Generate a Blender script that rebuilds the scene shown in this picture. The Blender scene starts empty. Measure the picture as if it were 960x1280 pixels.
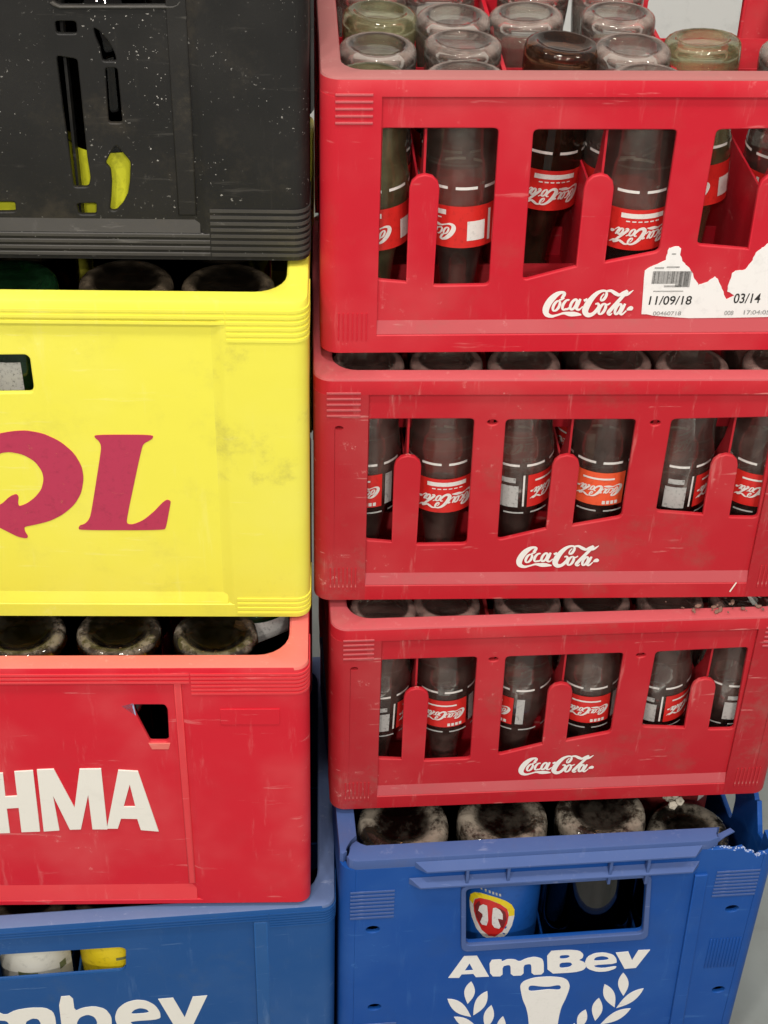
import bpy, bmesh, math, random
from mathutils import Matrix, Vector
random.seed(7)
R = math.radians
scene = bpy.context.scene
COL = scene.collection

# ------------------------------------------------------------------ camera
CAM_H = 1.50
FPX, PITCH, ROLL = 1961.5, R(37.0126), R(1.70)
cam = bpy.data.cameras.new('camera')
cam.sensor_fit = 'VERTICAL'; cam.sensor_height = 36.0
cam.lens = FPX / 1280 * 36.0
cam.clip_start = 0.05; cam.clip_end = 60
cam_o = bpy.data.objects.new('camera', cam); COL.objects.link(cam_o)
cam_o.matrix_world = (Matrix.Translation((0, 0, CAM_H)) @ Matrix.Rotation(R(90) - PITCH, 4, 'X')
                      @ Matrix.Rotation(ROLL, 4, 'Z'))
scene.camera = cam_o

# ------------------------------------------------------------------ world and lamps (shop interior)
world = bpy.data.worlds.new('World'); scene.world = world; world.use_nodes = True
bg = world.node_tree.nodes['Background']
bg.inputs[0].default_value = (1.0, 0.965, 0.92, 1); bg.inputs[1].default_value = 0.28
def lamp(loc, size, power, target):
    l = bpy.data.lights.new('ceiling_and_fill_lamp', 'AREA'); l.shape = 'DISK'; l.size = size
    l.energy = power; l.color = (1.0, 0.95, 0.88)
    o = bpy.data.objects.new('ceiling_and_fill_lamp', l); COL.objects.link(o); o.location = loc
    o.rotation_euler = (Vector(target) - Vector(loc)).to_track_quat('-Z', 'Y').to_euler()
for lx, ly, lp in ((-1.0, -1.0, 27), (0.9, -1.2, 29), (-0.1, 0.25, 28), (1.7, 0.4, 18), (-1.7, 0.4, 16), (-0.8, -3.2, 50), (0.9, -3.2, 55)):  # the two rearmost are added fill, brightening the crate insides
    lamp((lx, ly, 3.3), 0.30, lp, (lx * 0.4, 0.9, 0.6))
vs = scene.view_settings
vs.view_transform = 'Standard'; vs.look = 'None'; vs.exposure = 0.0; vs.gamma = 1.0
vs.use_curve_mapping = False
cy = scene.cycles
cy.use_denoising = True
cy.max_bounces = 14; cy.transmission_bounces = 12; cy.transparent_max_bounces = 12
cy.caustics_refractive = True; cy.sample_clamp_indirect = 4.0; cy.blur_glossy = 0.5

# ------------------------------------------------------------------ photo ray helper: pixel -> point on a crate's own front face
def ray(x, y):
    X, Y = x - 480, y - 640
    cr, sr = math.cos(ROLL), math.sin(ROLL)
    a = (cr * X + sr * Y) / FPX; b = -(-sr * X + cr * Y) / FPX
    c, s = math.cos(PITCH), math.sin(PITCH)
    return Vector((a, c + b * s, -s + b * c))

# ------------------------------------------------------------------ materials
def newmat(name):
    m = bpy.data.materials.new(name); m.use_nodes = True
    nt = m.node_tree
    return m, nt, nt.nodes['Principled BSDF']
def nd(nt, t, **kw):
    n = nt.nodes.new(t)
    for k, v in kw.items(): setattr(n, k, v)
    return n
def noise(nt, vec, scale, detail=4, rough=.6, stretch=None):
    if stretch:
        mp = nd(nt, 'ShaderNodeMapping'); mp.inputs['Scale'].default_value = stretch
        nt.links.new(vec, mp.inputs['Vector']); vec = mp.outputs[0]
    n = nd(nt, 'ShaderNodeTexNoise'); n.inputs['Scale'].default_value = scale
    n.inputs['Detail'].default_value = detail; n.inputs['Roughness'].default_value = rough
    nt.links.new(vec, n.inputs['Vector'])
    return n.outputs['Fac']
def ramp(nt, val, lo, hi, a=0.0, b=1.0):
    n = nd(nt, 'ShaderNodeMapRange'); n.interpolation_type = 'SMOOTHSTEP'
    n.inputs['From Min'].default_value = lo; n.inputs['From Max'].default_value = hi
    n.inputs['To Min'].default_value = a; n.inputs['To Max'].default_value = b
    nt.links.new(val, n.inputs['Value']); return n.outputs[0]
def mixc(nt, fac, a, b):
    n = nd(nt, 'ShaderNodeMix', data_type='RGBA')
    if isinstance(fac, float): n.inputs[0].default_value = fac
    else: nt.links.new(fac, n.inputs[0])
    for sock, v in ((n.inputs[6], a), (n.inputs[7], b)):
        if isinstance(v, tuple): sock.default_value = (*v, 1)
        else: nt.links.new(v, sock)
    return n.outputs[2]
def mul(nt, a, b):
    n = nd(nt, 'ShaderNodeMath', operation='MULTIPLY')
    for s, v in zip(n.inputs, (a, b)):
        if isinstance(v, (int, float)): s.default_value = v
        else: nt.links.new(v, s)
    return n.outputs[0]

def plastic(name, base, worn, dirt, wear=.5, grime=.4, rough=.38, specks=None, seed=0.0, bump=.12):
    m, nt, p = newmat(name)
    tc = nd(nt, 'ShaderNodeTexCoord'); mp = nd(nt, 'ShaderNodeMapping')
    mp.inputs['Location'].default_value = (seed, seed * 1.7, seed * .6)
    nt.links.new(tc.outputs['Object'], mp.inputs['Vector']); v = mp.outputs[0]
    # broad fading of the plastic
    c = mixc(nt, ramp(nt, noise(nt, v, 9, 3), .40, .78, 0, .13), base, worn)
    # vertical rub marks and short scratches
    s1 = ramp(nt, noise(nt, v, 30, 6, .7, (3, 3, .35)), .58, .74)
    c = mixc(nt, mul(nt, s1, .36 * wear), c, worn)
    s2 = ramp(nt, noise(nt, v, 38, 5, .65, (.3, 1, 3)), .63, .70)
    c = mixc(nt, mul(nt, s2, .55 * wear), c, worn)
    s3 = ramp(nt, noise(nt, v, 70, 8, .78), .60, .66)
    msk = ramp(nt, noise(nt, v, 9, 3), .50, .64)
    c = mixc(nt, mul(nt, mul(nt, s3, msk), .7 * wear), c, worn)
    # grime
    g = mul(nt, ramp(nt, noise(nt, v, 14, 6, .72), .52, .74), grime)
    c = mixc(nt, g, c, dirt)
    if specks:
        sp1 = ramp(nt, noise(nt, v, specks[1], 3, .6), specks[3], specks[3] + .035)
        sp2 = ramp(nt, noise(nt, v, 16, 3), .40, .62)
        c = mixc(nt, mul(nt, mul(nt, sp1, sp2), specks[2]), c, specks[0])
    nt.links.new(c, p.inputs['Base Color'])
    rr = nd(nt, 'ShaderNodeMath', operation='ADD'); rr.inputs[1].default_value = rough
    nt.links.new(mul(nt, noise(nt, v, 26, 5), .3), rr.inputs[0])
    nt.links.new(rr.outputs[0], p.inputs['Roughness'])
    p.inputs['Specular IOR Level'].default_value = .30
    b = nd(nt, 'ShaderNodeBump'); b.inputs['Strength'].default_value = bump; b.inputs['Distance'].default_value = .002
    nt.links.new(noise(nt, v, 55, 7, .65), b.inputs['Height'])
    b2 = nd(nt, 'ShaderNodeBump'); b2.inputs['Strength'].default_value = .35; b2.inputs['Distance'].default_value = .003
    nt.links.new(noise(nt, v, 8, 2), b2.inputs['Height']); nt.links.new(b2.outputs[0], b.inputs['Normal'])
    nt.links.new(b.outputs[0], p.inputs['Normal'])
    return m
def flat(name, col, rough=.5, var=.12, scale=160, spec=.4, chip=None):
    m, nt, p = newmat(name)
    tc = nd(nt, 'ShaderNodeTexCoord')
    dark = tuple(k * (1 - var * 2.2) for k in col)
    c = mixc(nt, ramp(nt, noise(nt, tc.outputs['Object'], scale, 5, .7), .5, .72), col, dark)
    if chip:      # rubbed-through spots
        k1 = ramp(nt, noise(nt, tc.outputs['Object'], 95, 8, .78), .61, .66); k2 = ramp(nt, noise(nt, tc.outputs['Object'], 15, 3), .50, .66)
        k3 = ramp(nt, noise(nt, tc.outputs['Object'], 50, 5, .65, (.35, 1, 3)), .66, .70)
        c = mixc(nt, mul(nt, mul(nt, k1, k2), .75), c, chip); c = mixc(nt, mul(nt, k3, .5), c, chip)
    nt.links.new(c, p.inputs['Base Color']); p.inputs['Roughness'].default_value = rough
    p.inputs['Specular IOR Level'].default_value = spec
    return m
def glass(name, tint, film, filmamt, rough=.03, ior=1.48, film_scale=22, lo=.38, hi=.72, floor=.35, thin=0.0, thin_tint=None, heel=None, ring=None):
    m, nt, p = newmat(name)
    out = nt.nodes['Material Output']
    p.inputs['Base Color'].default_value = (*tint, 1)
    p.inputs['Transmission Weight'].default_value = 1.0
    p.inputs['IOR'].default_value = ior; p.inputs['Roughness'].default_value = rough
    body = p.outputs[0]
    if thin:
        tr = nd(nt, 'ShaderNodeBsdfTransparent'); tr.inputs[0].default_value = (*(thin_tint or tint), 1)
        gl = nd(nt, 'ShaderNodeBsdfGlossy'); gl.inputs['Roughness'].default_value = .05
        fr = nd(nt, 'ShaderNodeFresnel'); fr.inputs[0].default_value = 1.45
        m1 = nd(nt, 'ShaderNodeMixShader'); nt.links.new(fr.outputs[0], m1.inputs[0]); nt.links.new(tr.outputs[0], m1.inputs[1]); nt.links.new(gl.outputs[0], m1.inputs[2])
        m2 = nd(nt, 'ShaderNodeMixShader'); m2.inputs[0].default_value = thin
        nt.links.new(body, m2.inputs[1]); nt.links.new(m1.outputs[0], m2.inputs[2]); body = m2.outputs[0]
    tc = nd(nt, 'ShaderNodeTexCoord'); oi = nd(nt, 'ShaderNodeObjectInfo')
    ad = nd(nt, 'ShaderNodeVectorMath', operation='ADD')
    nt.links.new(tc.outputs['Object'], ad.inputs[0])
    sc = nd(nt, 'ShaderNodeVectorMath', operation='SCALE'); sc.inputs[0].default_value = (7, 3, 5)
    nt.links.new(oi.outputs['Random'], sc.inputs['Scale']); nt.links.new(sc.outputs[0], ad.inputs[1])
    d = nd(nt, 'ShaderNodeBsdfDiffuse')
    nt.links.new(mixc(nt, noise(nt, ad.outputs[0], 60, 4), film, tuple(k * .55 for k in film)), d.inputs['Color'])
    f1 = ramp(nt, noise(nt, ad.outputs[0], film_scale, 6, .7), lo, hi, filmamt * floor, min(filmamt * 1.6, .95))
    if heel:      # the rubbed band round the heel of the bottle
        z0, z1, r0, rin = heel
        sx = nd(nt, 'ShaderNodeSeparateXYZ'); nt.links.new(tc.outputs['Object'], sx.inputs[0])
        zz = ramp(nt, sx.outputs[2], z0, z1)
        ln = nd(nt, 'ShaderNodeVectorMath', operation='LENGTH'); cm = nd(nt, 'ShaderNodeCombineXYZ')
        nt.links.new(sx.outputs[0], cm.inputs[0]); nt.links.new(sx.outputs[1], cm.inputs[1]); nt.links.new(cm.outputs[0], ln.inputs[0])
        f1 = mul(nt, mul(nt, f1, zz), ramp(nt, ln.outputs['Value'], r0 * rin, r0 * (rin + .2), .10, 1))
    if ring:      # frosted, knurled band on which the bottle stands
        sx = nd(nt, 'ShaderNodeSeparateXYZ'); nt.links.new(tc.outputs['Object'], sx.inputs[0])
        ln = nd(nt, 'ShaderNodeVectorMath', operation='LENGTH'); cm = nd(nt, 'ShaderNodeCombineXYZ')
        nt.links.new(sx.outputs[0], cm.inputs[0]); nt.links.new(sx.outputs[1], cm.inputs[1]); nt.links.new(cm.outputs[0], ln.inputs[0])
        rg = mul(nt, ramp(nt, sx.outputs[2], ring[0], ring[1]), ramp(nt, ln.outputs['Value'], ring[2] * .70, ring[2] * .80))
        a_ = nd(nt, 'ShaderNodeMath', operation='ADD'); nt.links.new(f1, a_.inputs[0])
        nt.links.new(mul(nt, mul(nt, rg, ramp(nt, noise(nt, ad.outputs[0], 70, 4), .3, .6, .3, 1)), .36), a_.inputs[1]); f1 = a_.outputs[0]
    mx = nd(nt, 'ShaderNodeMixShader')
    nt.links.new(f1, mx.inputs[0]); nt.links.new(body, mx.inputs[1]); nt.links.new(d.outputs[0], mx.inputs[2])
    nt.links.new(mx.outputs[0], out.inputs['Surface'])
    return m

RED, REDW = (.52, .010, .024), (.76, .27, .26)
M = {}
M['coke'] = plastic('red_crate_plastic', RED, REDW, (.30, .10, .08), wear=.55, grime=.15, seed=1)
M['coke_dusty'] = plastic('dusty_red_crate_plastic', (.47, .012, .022), (.66, .24, .22), (.24, .09, .07), wear=1.25, grime=.34, seed=4)
M['coke_corner'] = plastic('grimy_red_corner_plastic', (.40, .014, .022), (.62, .25, .23), (.27, .11, .09), wear=1.2, grime=.62, seed=31)
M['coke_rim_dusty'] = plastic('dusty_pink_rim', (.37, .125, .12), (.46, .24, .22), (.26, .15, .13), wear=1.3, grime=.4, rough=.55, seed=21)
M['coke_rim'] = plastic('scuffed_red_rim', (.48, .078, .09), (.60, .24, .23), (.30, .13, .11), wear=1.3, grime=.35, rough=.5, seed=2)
M['brahma'] = plastic('bright_red_crate_plastic', (.60, .010, .025), (.82, .36, .34), (.42, .05, .05), wear=.5, grime=.10, seed=9)
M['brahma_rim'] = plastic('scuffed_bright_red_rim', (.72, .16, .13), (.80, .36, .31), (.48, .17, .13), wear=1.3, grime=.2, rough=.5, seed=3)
M['brahma_mid'] = plastic('rubbed_bright_red_plastic', (.68, .045, .055), (.84, .30, .28), (.45, .07, .06), wear=.6, grime=.12, seed=10)
M['skol'] = plastic('yellow_crate_plastic', (.83, .77, .080), (.90, .85, .30), (.40, .36, .09), wear=.5, grime=.17, rough=.34, seed=5)
M['skol_dirty'] = plastic('smudged_yellow_plastic', (.81, .75, .080), (.88, .82, .28), (.26, .22, .08), wear=.5, grime=.40, rough=.36, seed=6)
M['black'] = plastic('black_crate_plastic', (.0115, .011, .0105), (.065, .06, .054), (.045, .037, .027), wear=.75, grime=.7, rough=.36,
                     specks=((.5, .48, .44), 340, .75, .668), seed=8)
M['black_rub'] = plastic('dull_black_plastic', (.015, .014, .013), (.085, .08, .07), (.06, .05, .035), wear=1, grime=.8, rough=.42, seed=17)
M['black_rib'] = plastic('rubbed_black_plastic', (.05, .047, .043), (.17, .16, .15), (.09, .075, .055), wear=.8, grime=.6, rough=.36, seed=11)
M['ambev'] = plastic('blue_crate_plastic', (.003, .062, .30), (.07, .20, .50), (.03, .06, .14), wear=.5, grime=.16, seed=12)
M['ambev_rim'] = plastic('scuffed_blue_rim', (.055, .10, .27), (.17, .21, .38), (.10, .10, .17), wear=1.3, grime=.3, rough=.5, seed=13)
M['blueL'] = plastic('faded_blue_crate_plastic', (.009, .072, .25), (.10, .19, .38), (.05, .10, .20), wear=.8, grime=.45, rough=.4, seed=14)
M['blueL_ridge'] = plastic('lighter_blue_ridge', (.013, .085, .27), (.12, .21, .40), (.06, .10, .18), wear=1.1, grime=.4, rough=.34, seed=19)  # slightly lighter blue than the panel
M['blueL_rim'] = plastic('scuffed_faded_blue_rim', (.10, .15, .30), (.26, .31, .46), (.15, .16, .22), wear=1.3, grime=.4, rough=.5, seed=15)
M['white_print'] = flat('white_screen_print', (.80, .77, .73), .45, .03, 260, chip=(.42, .36, .40))
M['white_letter'] = flat('raised_cream_letter', (.80, .77, .70), .45, .02, 60, chip=(.50, .38, .35))
M['magenta_print'] = flat('crimson_print', (.46, .035, .085), .42, .08, 200, chip=(.62, .30, .10))
M['paper'] = flat('white_sticker_paper', (.80, .78, .76), .75, .05, 90, .2)
M['ink'] = flat('black_ink', (.035, .033, .032), .7, .2, 300, .1)
M['grey_ink'] = flat('faded_grey_ink', (.36, .35, .34), .7, .25, 500, .1)
M['label_red'] = flat('red_bottle_print', (.62, .022, .018), .35, .10, 200)
M['label_orange'] = flat('orange_red_bottle_print', (.80, .10, .035), .35, .10, 200)
M['label_white'] = flat('white_bottle_print', (.74, .70, .66), .4, .12, 300)
M['label_grey'] = flat('pale_grey_bottle_print', (.44, .43, .41), .5, .3, 420)
M['label_blue'] = flat('blue_paper_label', (.010, .085, .36), .35, .10, 120)
M['label_yellow'] = flat('yellow_paper_label', (.83, .62, .015), .5, .14, 140)
M['label_lime'] = flat('lime_yellow_label', (.66, .66, .03), .5, .12, 140)
M['label_cream'] = flat('cream_paper_label', (.70, .68, .60), .6, .12, 90)
M['label_green'] = flat('olive_print', (.16, .18, .08), .6, .1, 90)
M['emblem_dark'] = flat('dark_red_print_and_shade', (.20, .02, .02), .5, .3, 300)
CR_ = .0302
M['clear'] = glass('clear_bottle_glass', (.90, .93, .89), (.60, .46, .40), .085, thin=.82, thin_tint=(.95, .945, .92), ring=(.193, .1985, CR_))  # dust film, also raised to imitate light in the glass
M['clear_tall'] = glass('clear_glass_with_rubbed_heel', (.90, .93, .89), (.60, .38, .33), .105, thin=.82, thin_tint=(.95, .945, .92), ring=(.198, .2035, CR_))  # dust film, reddened and raised to imitate warm light through the bottles
M['cloudy'] = glass('cloudy_yellowed_glass', (.84, .86, .66), (.46, .43, .24), .20, thin=.5, thin_tint=(.84, .84, .68))
M['residue'] = glass('cola_stained_glass', (.24, .10, .05), (.10, .05, .03), .30)
M['amber'] = glass('amber_bottle_glass', (.16, .075, .022), (.34, .26, .18), .20, film_scale=60, heel=(.274, .282, .0368, .62))
M['amber_dusty'] = glass('dusty_amber_glass', (.14, .07, .025), (.46, .38, .30), .26, film_scale=70, lo=.42, hi=.60, floor=.2, heel=(.2765, .2830, .0368, .68))
M['amber_dirty'] = glass('scuffed_amber_glass', (.07, .032, .012), (.46, .40, .32), .38, film_scale=40, lo=.42, hi=.62, floor=.08, heel=(.318, .342, .044, .50))
M['green'] = glass('green_bottle_glass', (.04, .34, .10), (.04, .16, .06), .10)
M['foam'] = flat('crumbly_dried_residue', (.66, .60, .50), .9, .3, 120, .1)
def torn():
    return flat('torn_white_plastic', (.34, .42, .62), .6, .2, 200)
M['torn'] = torn()

def floor_mat():
    m, nt, p = newmat('grey_shop_floor')
    tc = nd(nt, 'ShaderNodeTexCoord'); v = tc.outputs['Object']
    c = mixc(nt, ramp(nt, noise(nt, v, 3, 6), .3, .7), (.30, .33, .32), (.22, .24, .23))
    c = mixc(nt, mul(nt, ramp(nt, noise(nt, v, 24, 8, .7), .5, .75), .5), c, (.20, .20, .19))
    nt.links.new(c, p.inputs['Base Color']); p.inputs['Roughness'].default_value = .35
    return m

# ------------------------------------------------------------------ mesh helpers
def link(name, me, mat, parent=None, smooth=True):
    o = bpy.data.objects.new(name, me); COL.objects.link(o)
    if mat is not None:
        me.materials.clear(); me.materials.append(M[mat] if isinstance(mat, str) else mat)
    if parent is not None: o.parent = parent
    return o
def smooth(me, ang=32):
    for p in me.polygons: p.use_smooth = True
    me.set_sharp_from_angle(angle=R(ang))
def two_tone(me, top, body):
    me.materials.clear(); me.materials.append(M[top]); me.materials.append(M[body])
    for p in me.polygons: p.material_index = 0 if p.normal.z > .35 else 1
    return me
def bm_mesh(bm, name='mesh', ang=32):
    bmesh.ops.recalc_face_normals(bm, faces=bm.faces)
    me = bpy.data.meshes.new(name); bm.to_mesh(me); bm.free(); smooth(me, ang); return me
def box(x0, x1, y0, y1, z0, z1, bev=0.0, name='box'):
    bm = bmesh.new()
    vs_ = [bm.verts.new((x, y, z)) for x in (x0, x1) for y in (y0, y1) for z in (z0, z1)]
    for f in ((0, 1, 3, 2), (4, 6, 7, 5), (0, 4, 5, 1), (2, 3, 7, 6), (0, 2, 6, 4), (1, 5, 7, 3)):
        bm.faces.new([vs_[i] for i in f])
    if bev: bmesh.ops.bevel(bm, geom=list(bm.edges), offset=bev, segments=2, affect='EDGES', profile=.5)
    return bm_mesh(bm, name)
def extrude(poly, z0, z1, bev=0.0, name='extrusion', ang=32):
    """plan polygon [(x,y)] pulled up from z0 to z1"""
    bm = bmesh.new()
    a = [bm.verts.new((x, y, z0)) for x, y in poly]; b = [bm.verts.new((x, y, z1)) for x, y in poly]
    n = len(poly)
    bm.faces.new(a[::-1]); top = bm.faces.new(b)
    for i in range(n): bm.faces.new((a[i], a[(i + 1) % n], b[(i + 1) % n], b[i]))
    if bev: bmesh.ops.bevel(bm, geom=[e for f in (top,) for e in f.edges], offset=bev, segments=2, affect='EDGES', profile=.5)
    bmesh.ops.triangulate(bm, faces=[f for f in bm.faces if len(f.verts) > 4])
    return bm_mesh(bm, name, ang)
def profile_x(prof, x0, x1, name='bar', ang=32):
    """side section [(y,z)] drawn from x0 to x1"""
    bm = bmesh.new()
    a = [bm.verts.new((x0, y, z)) for y, z in prof]; b = [bm.verts.new((x1, y, z)) for y, z in prof]
    n = len(prof); bm.faces.new(a); bm.faces.new(b[::-1])
    for i in range(n): bm.faces.new((a[i], b[i], b[(i + 1) % n], a[(i + 1) % n]))
    bmesh.ops.triangulate(bm, faces=[f for f in bm.faces if len(f.verts) > 4])
    return bm_mesh(bm, name, ang)
def rr(W, D, r, n=6):
    pts = []
    for cx, cyy, a0 in ((W / 2 - r, -D / 2 + r, -90), (W / 2 - r, D / 2 - r, 0), (-W / 2 + r, D / 2 - r, 90), (-W / 2 + r, -D / 2 + r, 180)):
        for k in range(n + 1):
            a = R(a0 + 90 * k / n); pts.append((cx + r * math.cos(a), cyy + r * math.sin(a)))
    return pts
def ring_loft(W, D, rings, name='ring', ang=30, wob=0.0):
    """rings: (inset, radius, z); closed loop of rings"""
    bm = bmesh.new(); L = []
    for ins, r, z in rings:
        L.append([bm.verts.new((x, y, z)) for x, y in rr(W - 2 * ins, D - 2 * ins, r)])
    n = len(L[0]); m = len(L)
    for i in range(m):
        A, B = L[i], L[(i + 1) % m]
        for k in range(n): bm.faces.new((A[k], A[(k + 1) % n], B[(k + 1) % n], B[k]))
    return bm_mesh(bm, name, ang)
def soft(pts, it=2):
    for _ in range(it):
        out = []
        for i in range(len(pts)):
            a, b = pts[i], pts[(i + 1) % len(pts)]
            out += [(a[0] * .8 + b[0] * .2, a[1] * .8 + b[1] * .2), (a[0] * .2 + b[0] * .8, a[1] * .2 + b[1] * .8)]
        pts = out
    return pts
def round_poly(pts, r, n=4):
    out = []; N = len(pts)
    for i in range(N):
        p0, p1, p2 = Vector(pts[i - 1]), Vector(pts[i]), Vector(pts[(i + 1) % N])
        d0, d2 = p0 - p1, p2 - p1
        rad = min(r, d0.length * .45, d2.length * .45)
        a, b = p1 + d0.normalized() * rad, p1 + d2.normalized() * rad
        for k in range(n + 1):
            t = k / n
            out.append(tuple((1 - t) ** 2 * a + 2 * t * (1 - t) * p1 + t * t * b))
    return out
def plate(outlines, thick, yfront, bevel=0.0, name='plate'):
    """outlines in (u, z): first outer, then holes -> plate whose outer face lies at y=yfront and whose back is yfront+thick"""
    cu = bpy.data.curves.new('tmp', 'CURVE'); cu.dimensions = '2D'; cu.fill_mode = 'BOTH'
    cu.extrude = max(thick / 2 - bevel, 1e-5); cu.bevel_depth = bevel; cu.bevel_resolution = 2; cu.offset = -bevel
    for ol in outlines:
        s = cu.splines.new('POLY'); s.points.add(len(ol) - 1); s.use_cyclic_u = True
        for p, q in zip(s.points, ol): p.co = (q[0], q[1], 0, 1)
    ob = bpy.data.objects.new('tmp', cu)
    me = bpy.data.meshes.new_from_object(ob)
    bpy.data.objects.remove(ob); bpy.data.curves.remove(cu)
    me.name = name
    for v in me.vertices: v.co = (v.co.x, yfront + thick / 2 - v.co.z, v.co.y)
    smooth(me, 40)
    return me
def join(meshes, name='joined', ang=32):
    bm = bmesh.new()
    for me in meshes: bm.from_mesh(me)
    me = bpy.data.meshes.new(name); bm.to_mesh(me); bm.free()
    smooth(me, ang); return me
def text_pts(txt, x0, z0, height, width=None, bold=0.0, shear=0.0):
    cu = bpy.data.curves.new('tmp', 'FONT'); cu.body = txt; cu.size = 1; cu.offset = bold; cu.shear = shear
    ob = bpy.data.objects.new('tmp', cu); me = bpy.data.meshes.new_from_object(ob)
    bpy.data.objects.remove(ob); bpy.data.curves.remove(cu)
    xs = [v.co.x for v in me.vertices]; ys = [v.co.y for v in me.vertices]
    sx = (width / (max(xs) - min(xs))) if width else height / (max(ys) - min(ys)); sz = height / (max(ys) - min(ys))
    mx, my = min(xs), min(ys)
    for v in me.vertices: v.co = (x0 + (v.co.x - mx) * sx, 0, z0 + (v.co.y - my) * sz)
    return me

# ---- pen strokes (script lettering)
def catmull(pts, n=6):
    P = [pts[0]] + list(pts) + [pts[-1]]; out = []
    for i in range(1, len(P) - 2):
        for k in range(n):
            t = k / n
            out.append(tuple(.5 * (2 * P[i][j] + (P[i + 1][j] - P[i - 1][j]) * t + (2 * P[i - 1][j] - 5 * P[i][j] + 4 * P[i + 1][j] - P[i + 2][j]) * t * t
                                   + (3 * P[i][j] - P[i - 1][j] - 3 * P[i + 1][j] + P[i + 2][j]) * t ** 3) for j in range(3)))
    out.append(tuple(P[-2])); return out
def oval(cx, cyy, rx, ry, w, slant=.42, a0=0, a1=360, thin=.55):
    out = []
    for k in range(0, 17):
        a = R(a0 + (a1 - a0) * k / 16); x, y = math.cos(a) * rx, math.sin(a) * ry
        out.append((cx + x - y * slant, cyy + y, w * (thin + (1 - thin) * abs(math.cos(a)))))
    return out
SCRIPT = [
    [(232, 152, 16), (254, 130, 30), (262, 106, 28), (236, 98, 26), (196, 114, 42), (150, 152, 56), (112, 202, 60), (90, 256, 60), (98, 298, 48), (142, 318, 28), (200, 306, 18), (255, 290, 22), (310, 297, 42), (360, 298, 40), (418, 304, 12)],
    oval(188, 222, 27, 46, 27), [(214, 168, 14), (240, 160, 18), (262, 148, 10)],
    oval(276, 212, 27, 46, 27, a0=-62, a1=-306), [(262, 252, 14), (292, 250, 20), (318, 226, 12)],
    oval(346, 208, 25, 46, 26, thin=.8), [(410, 156, 20), (392, 192, 30), (372, 240, 30), (396, 256, 18), (430, 226, 10)],
    [(440, 174, 22), (474, 158, 22)],
    [(546, 204, 12), (572, 200, 22), (578, 230, 30), (548, 272, 32), (512, 300, 34), (472, 302, 46), (452, 268, 56), (472, 212, 58), (512, 154, 48), (560, 106, 36), (610, 82, 24), (648, 88, 22), (648, 122, 26), (624, 160, 26), (598, 168, 18), (602, 138, 14), (628, 108, 12)],
    oval(610, 248, 26, 48, 28), [(640, 208, 12), (662, 208, 16), (686, 192, 10)],
    [(636, 86, 14), (690, 80, 26), (732, 104, 36), (768, 118, 28), (804, 94, 20), (842, 76, 16)],
    [(846, 78, 18), (816, 112, 30), (758, 176, 32), (700, 240, 34), (666, 284, 34), (682, 300, 18), (702, 284, 8)],
    [(790, 120, 18), (842, 112, 26), (897, 74, 6)],
    oval(756, 248, 23, 46, 26, thin=.8), [(822, 198, 20), (798, 240, 30), (776, 280, 32), (792, 296, 18), (832, 262, 12)],
    [(836, 256, 12), (858, 244, 34), (880, 238, 40), (895, 235, 12)],
]
def script_ribbons():
    """flat ribbons in logo units: list of (left, right) polylines"""
    out = []
    for st in SCRIPT:
        P = catmull(st, 5); L, Rr = [], []
        for i, (x, y, w) in enumerate(P):
            a, b = P[max(i - 1, 0)], P[min(i + 1, len(P) - 1)]
            d = Vector((b[0] - a[0], b[1] - a[1])); d = d.normalized() if d.length > 1e-6 else Vector((1, 0))
            nx, ny = -d.y * w / 2, d.x * w / 2
            L.append((x + nx, y + ny)); Rr.append((x - nx, y - ny))
        out.append((L, Rr))
    return out
RIBS = script_ribbons()
def ribbons_mesh(fn, name):
    """fn(x, y, layer) -> 3-D point"""
    bm = bmesh.new()
    for li, (L, Rr) in enumerate(RIBS):
        a = [bm.verts.new(fn(*p, li)) for p in L]; b = [bm.verts.new(fn(*p, li)) for p in Rr]
        for i in range(len(a) - 1):
            bm.faces.new((a[i], a[i + 1], b[i + 1], b[i]))
    me = bpy.data.meshes.new(name); bm.to_mesh(me); bm.free(); smooth(me); return me

# ------------------------------------------------------------------ tagging
def tag(o, label, cat, group=None):
    o['label'] = label; o['category'] = cat
    if group: o['group'] = group
    return o
def empty(name, loc=(0, 0, 0), rz=0):
    o = bpy.data.objects.new(name, None); COL.objects.link(o); o.empty_display_size = .05
    o.location = loc; o.rotation_euler = (0, 0, rz); return o

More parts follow.
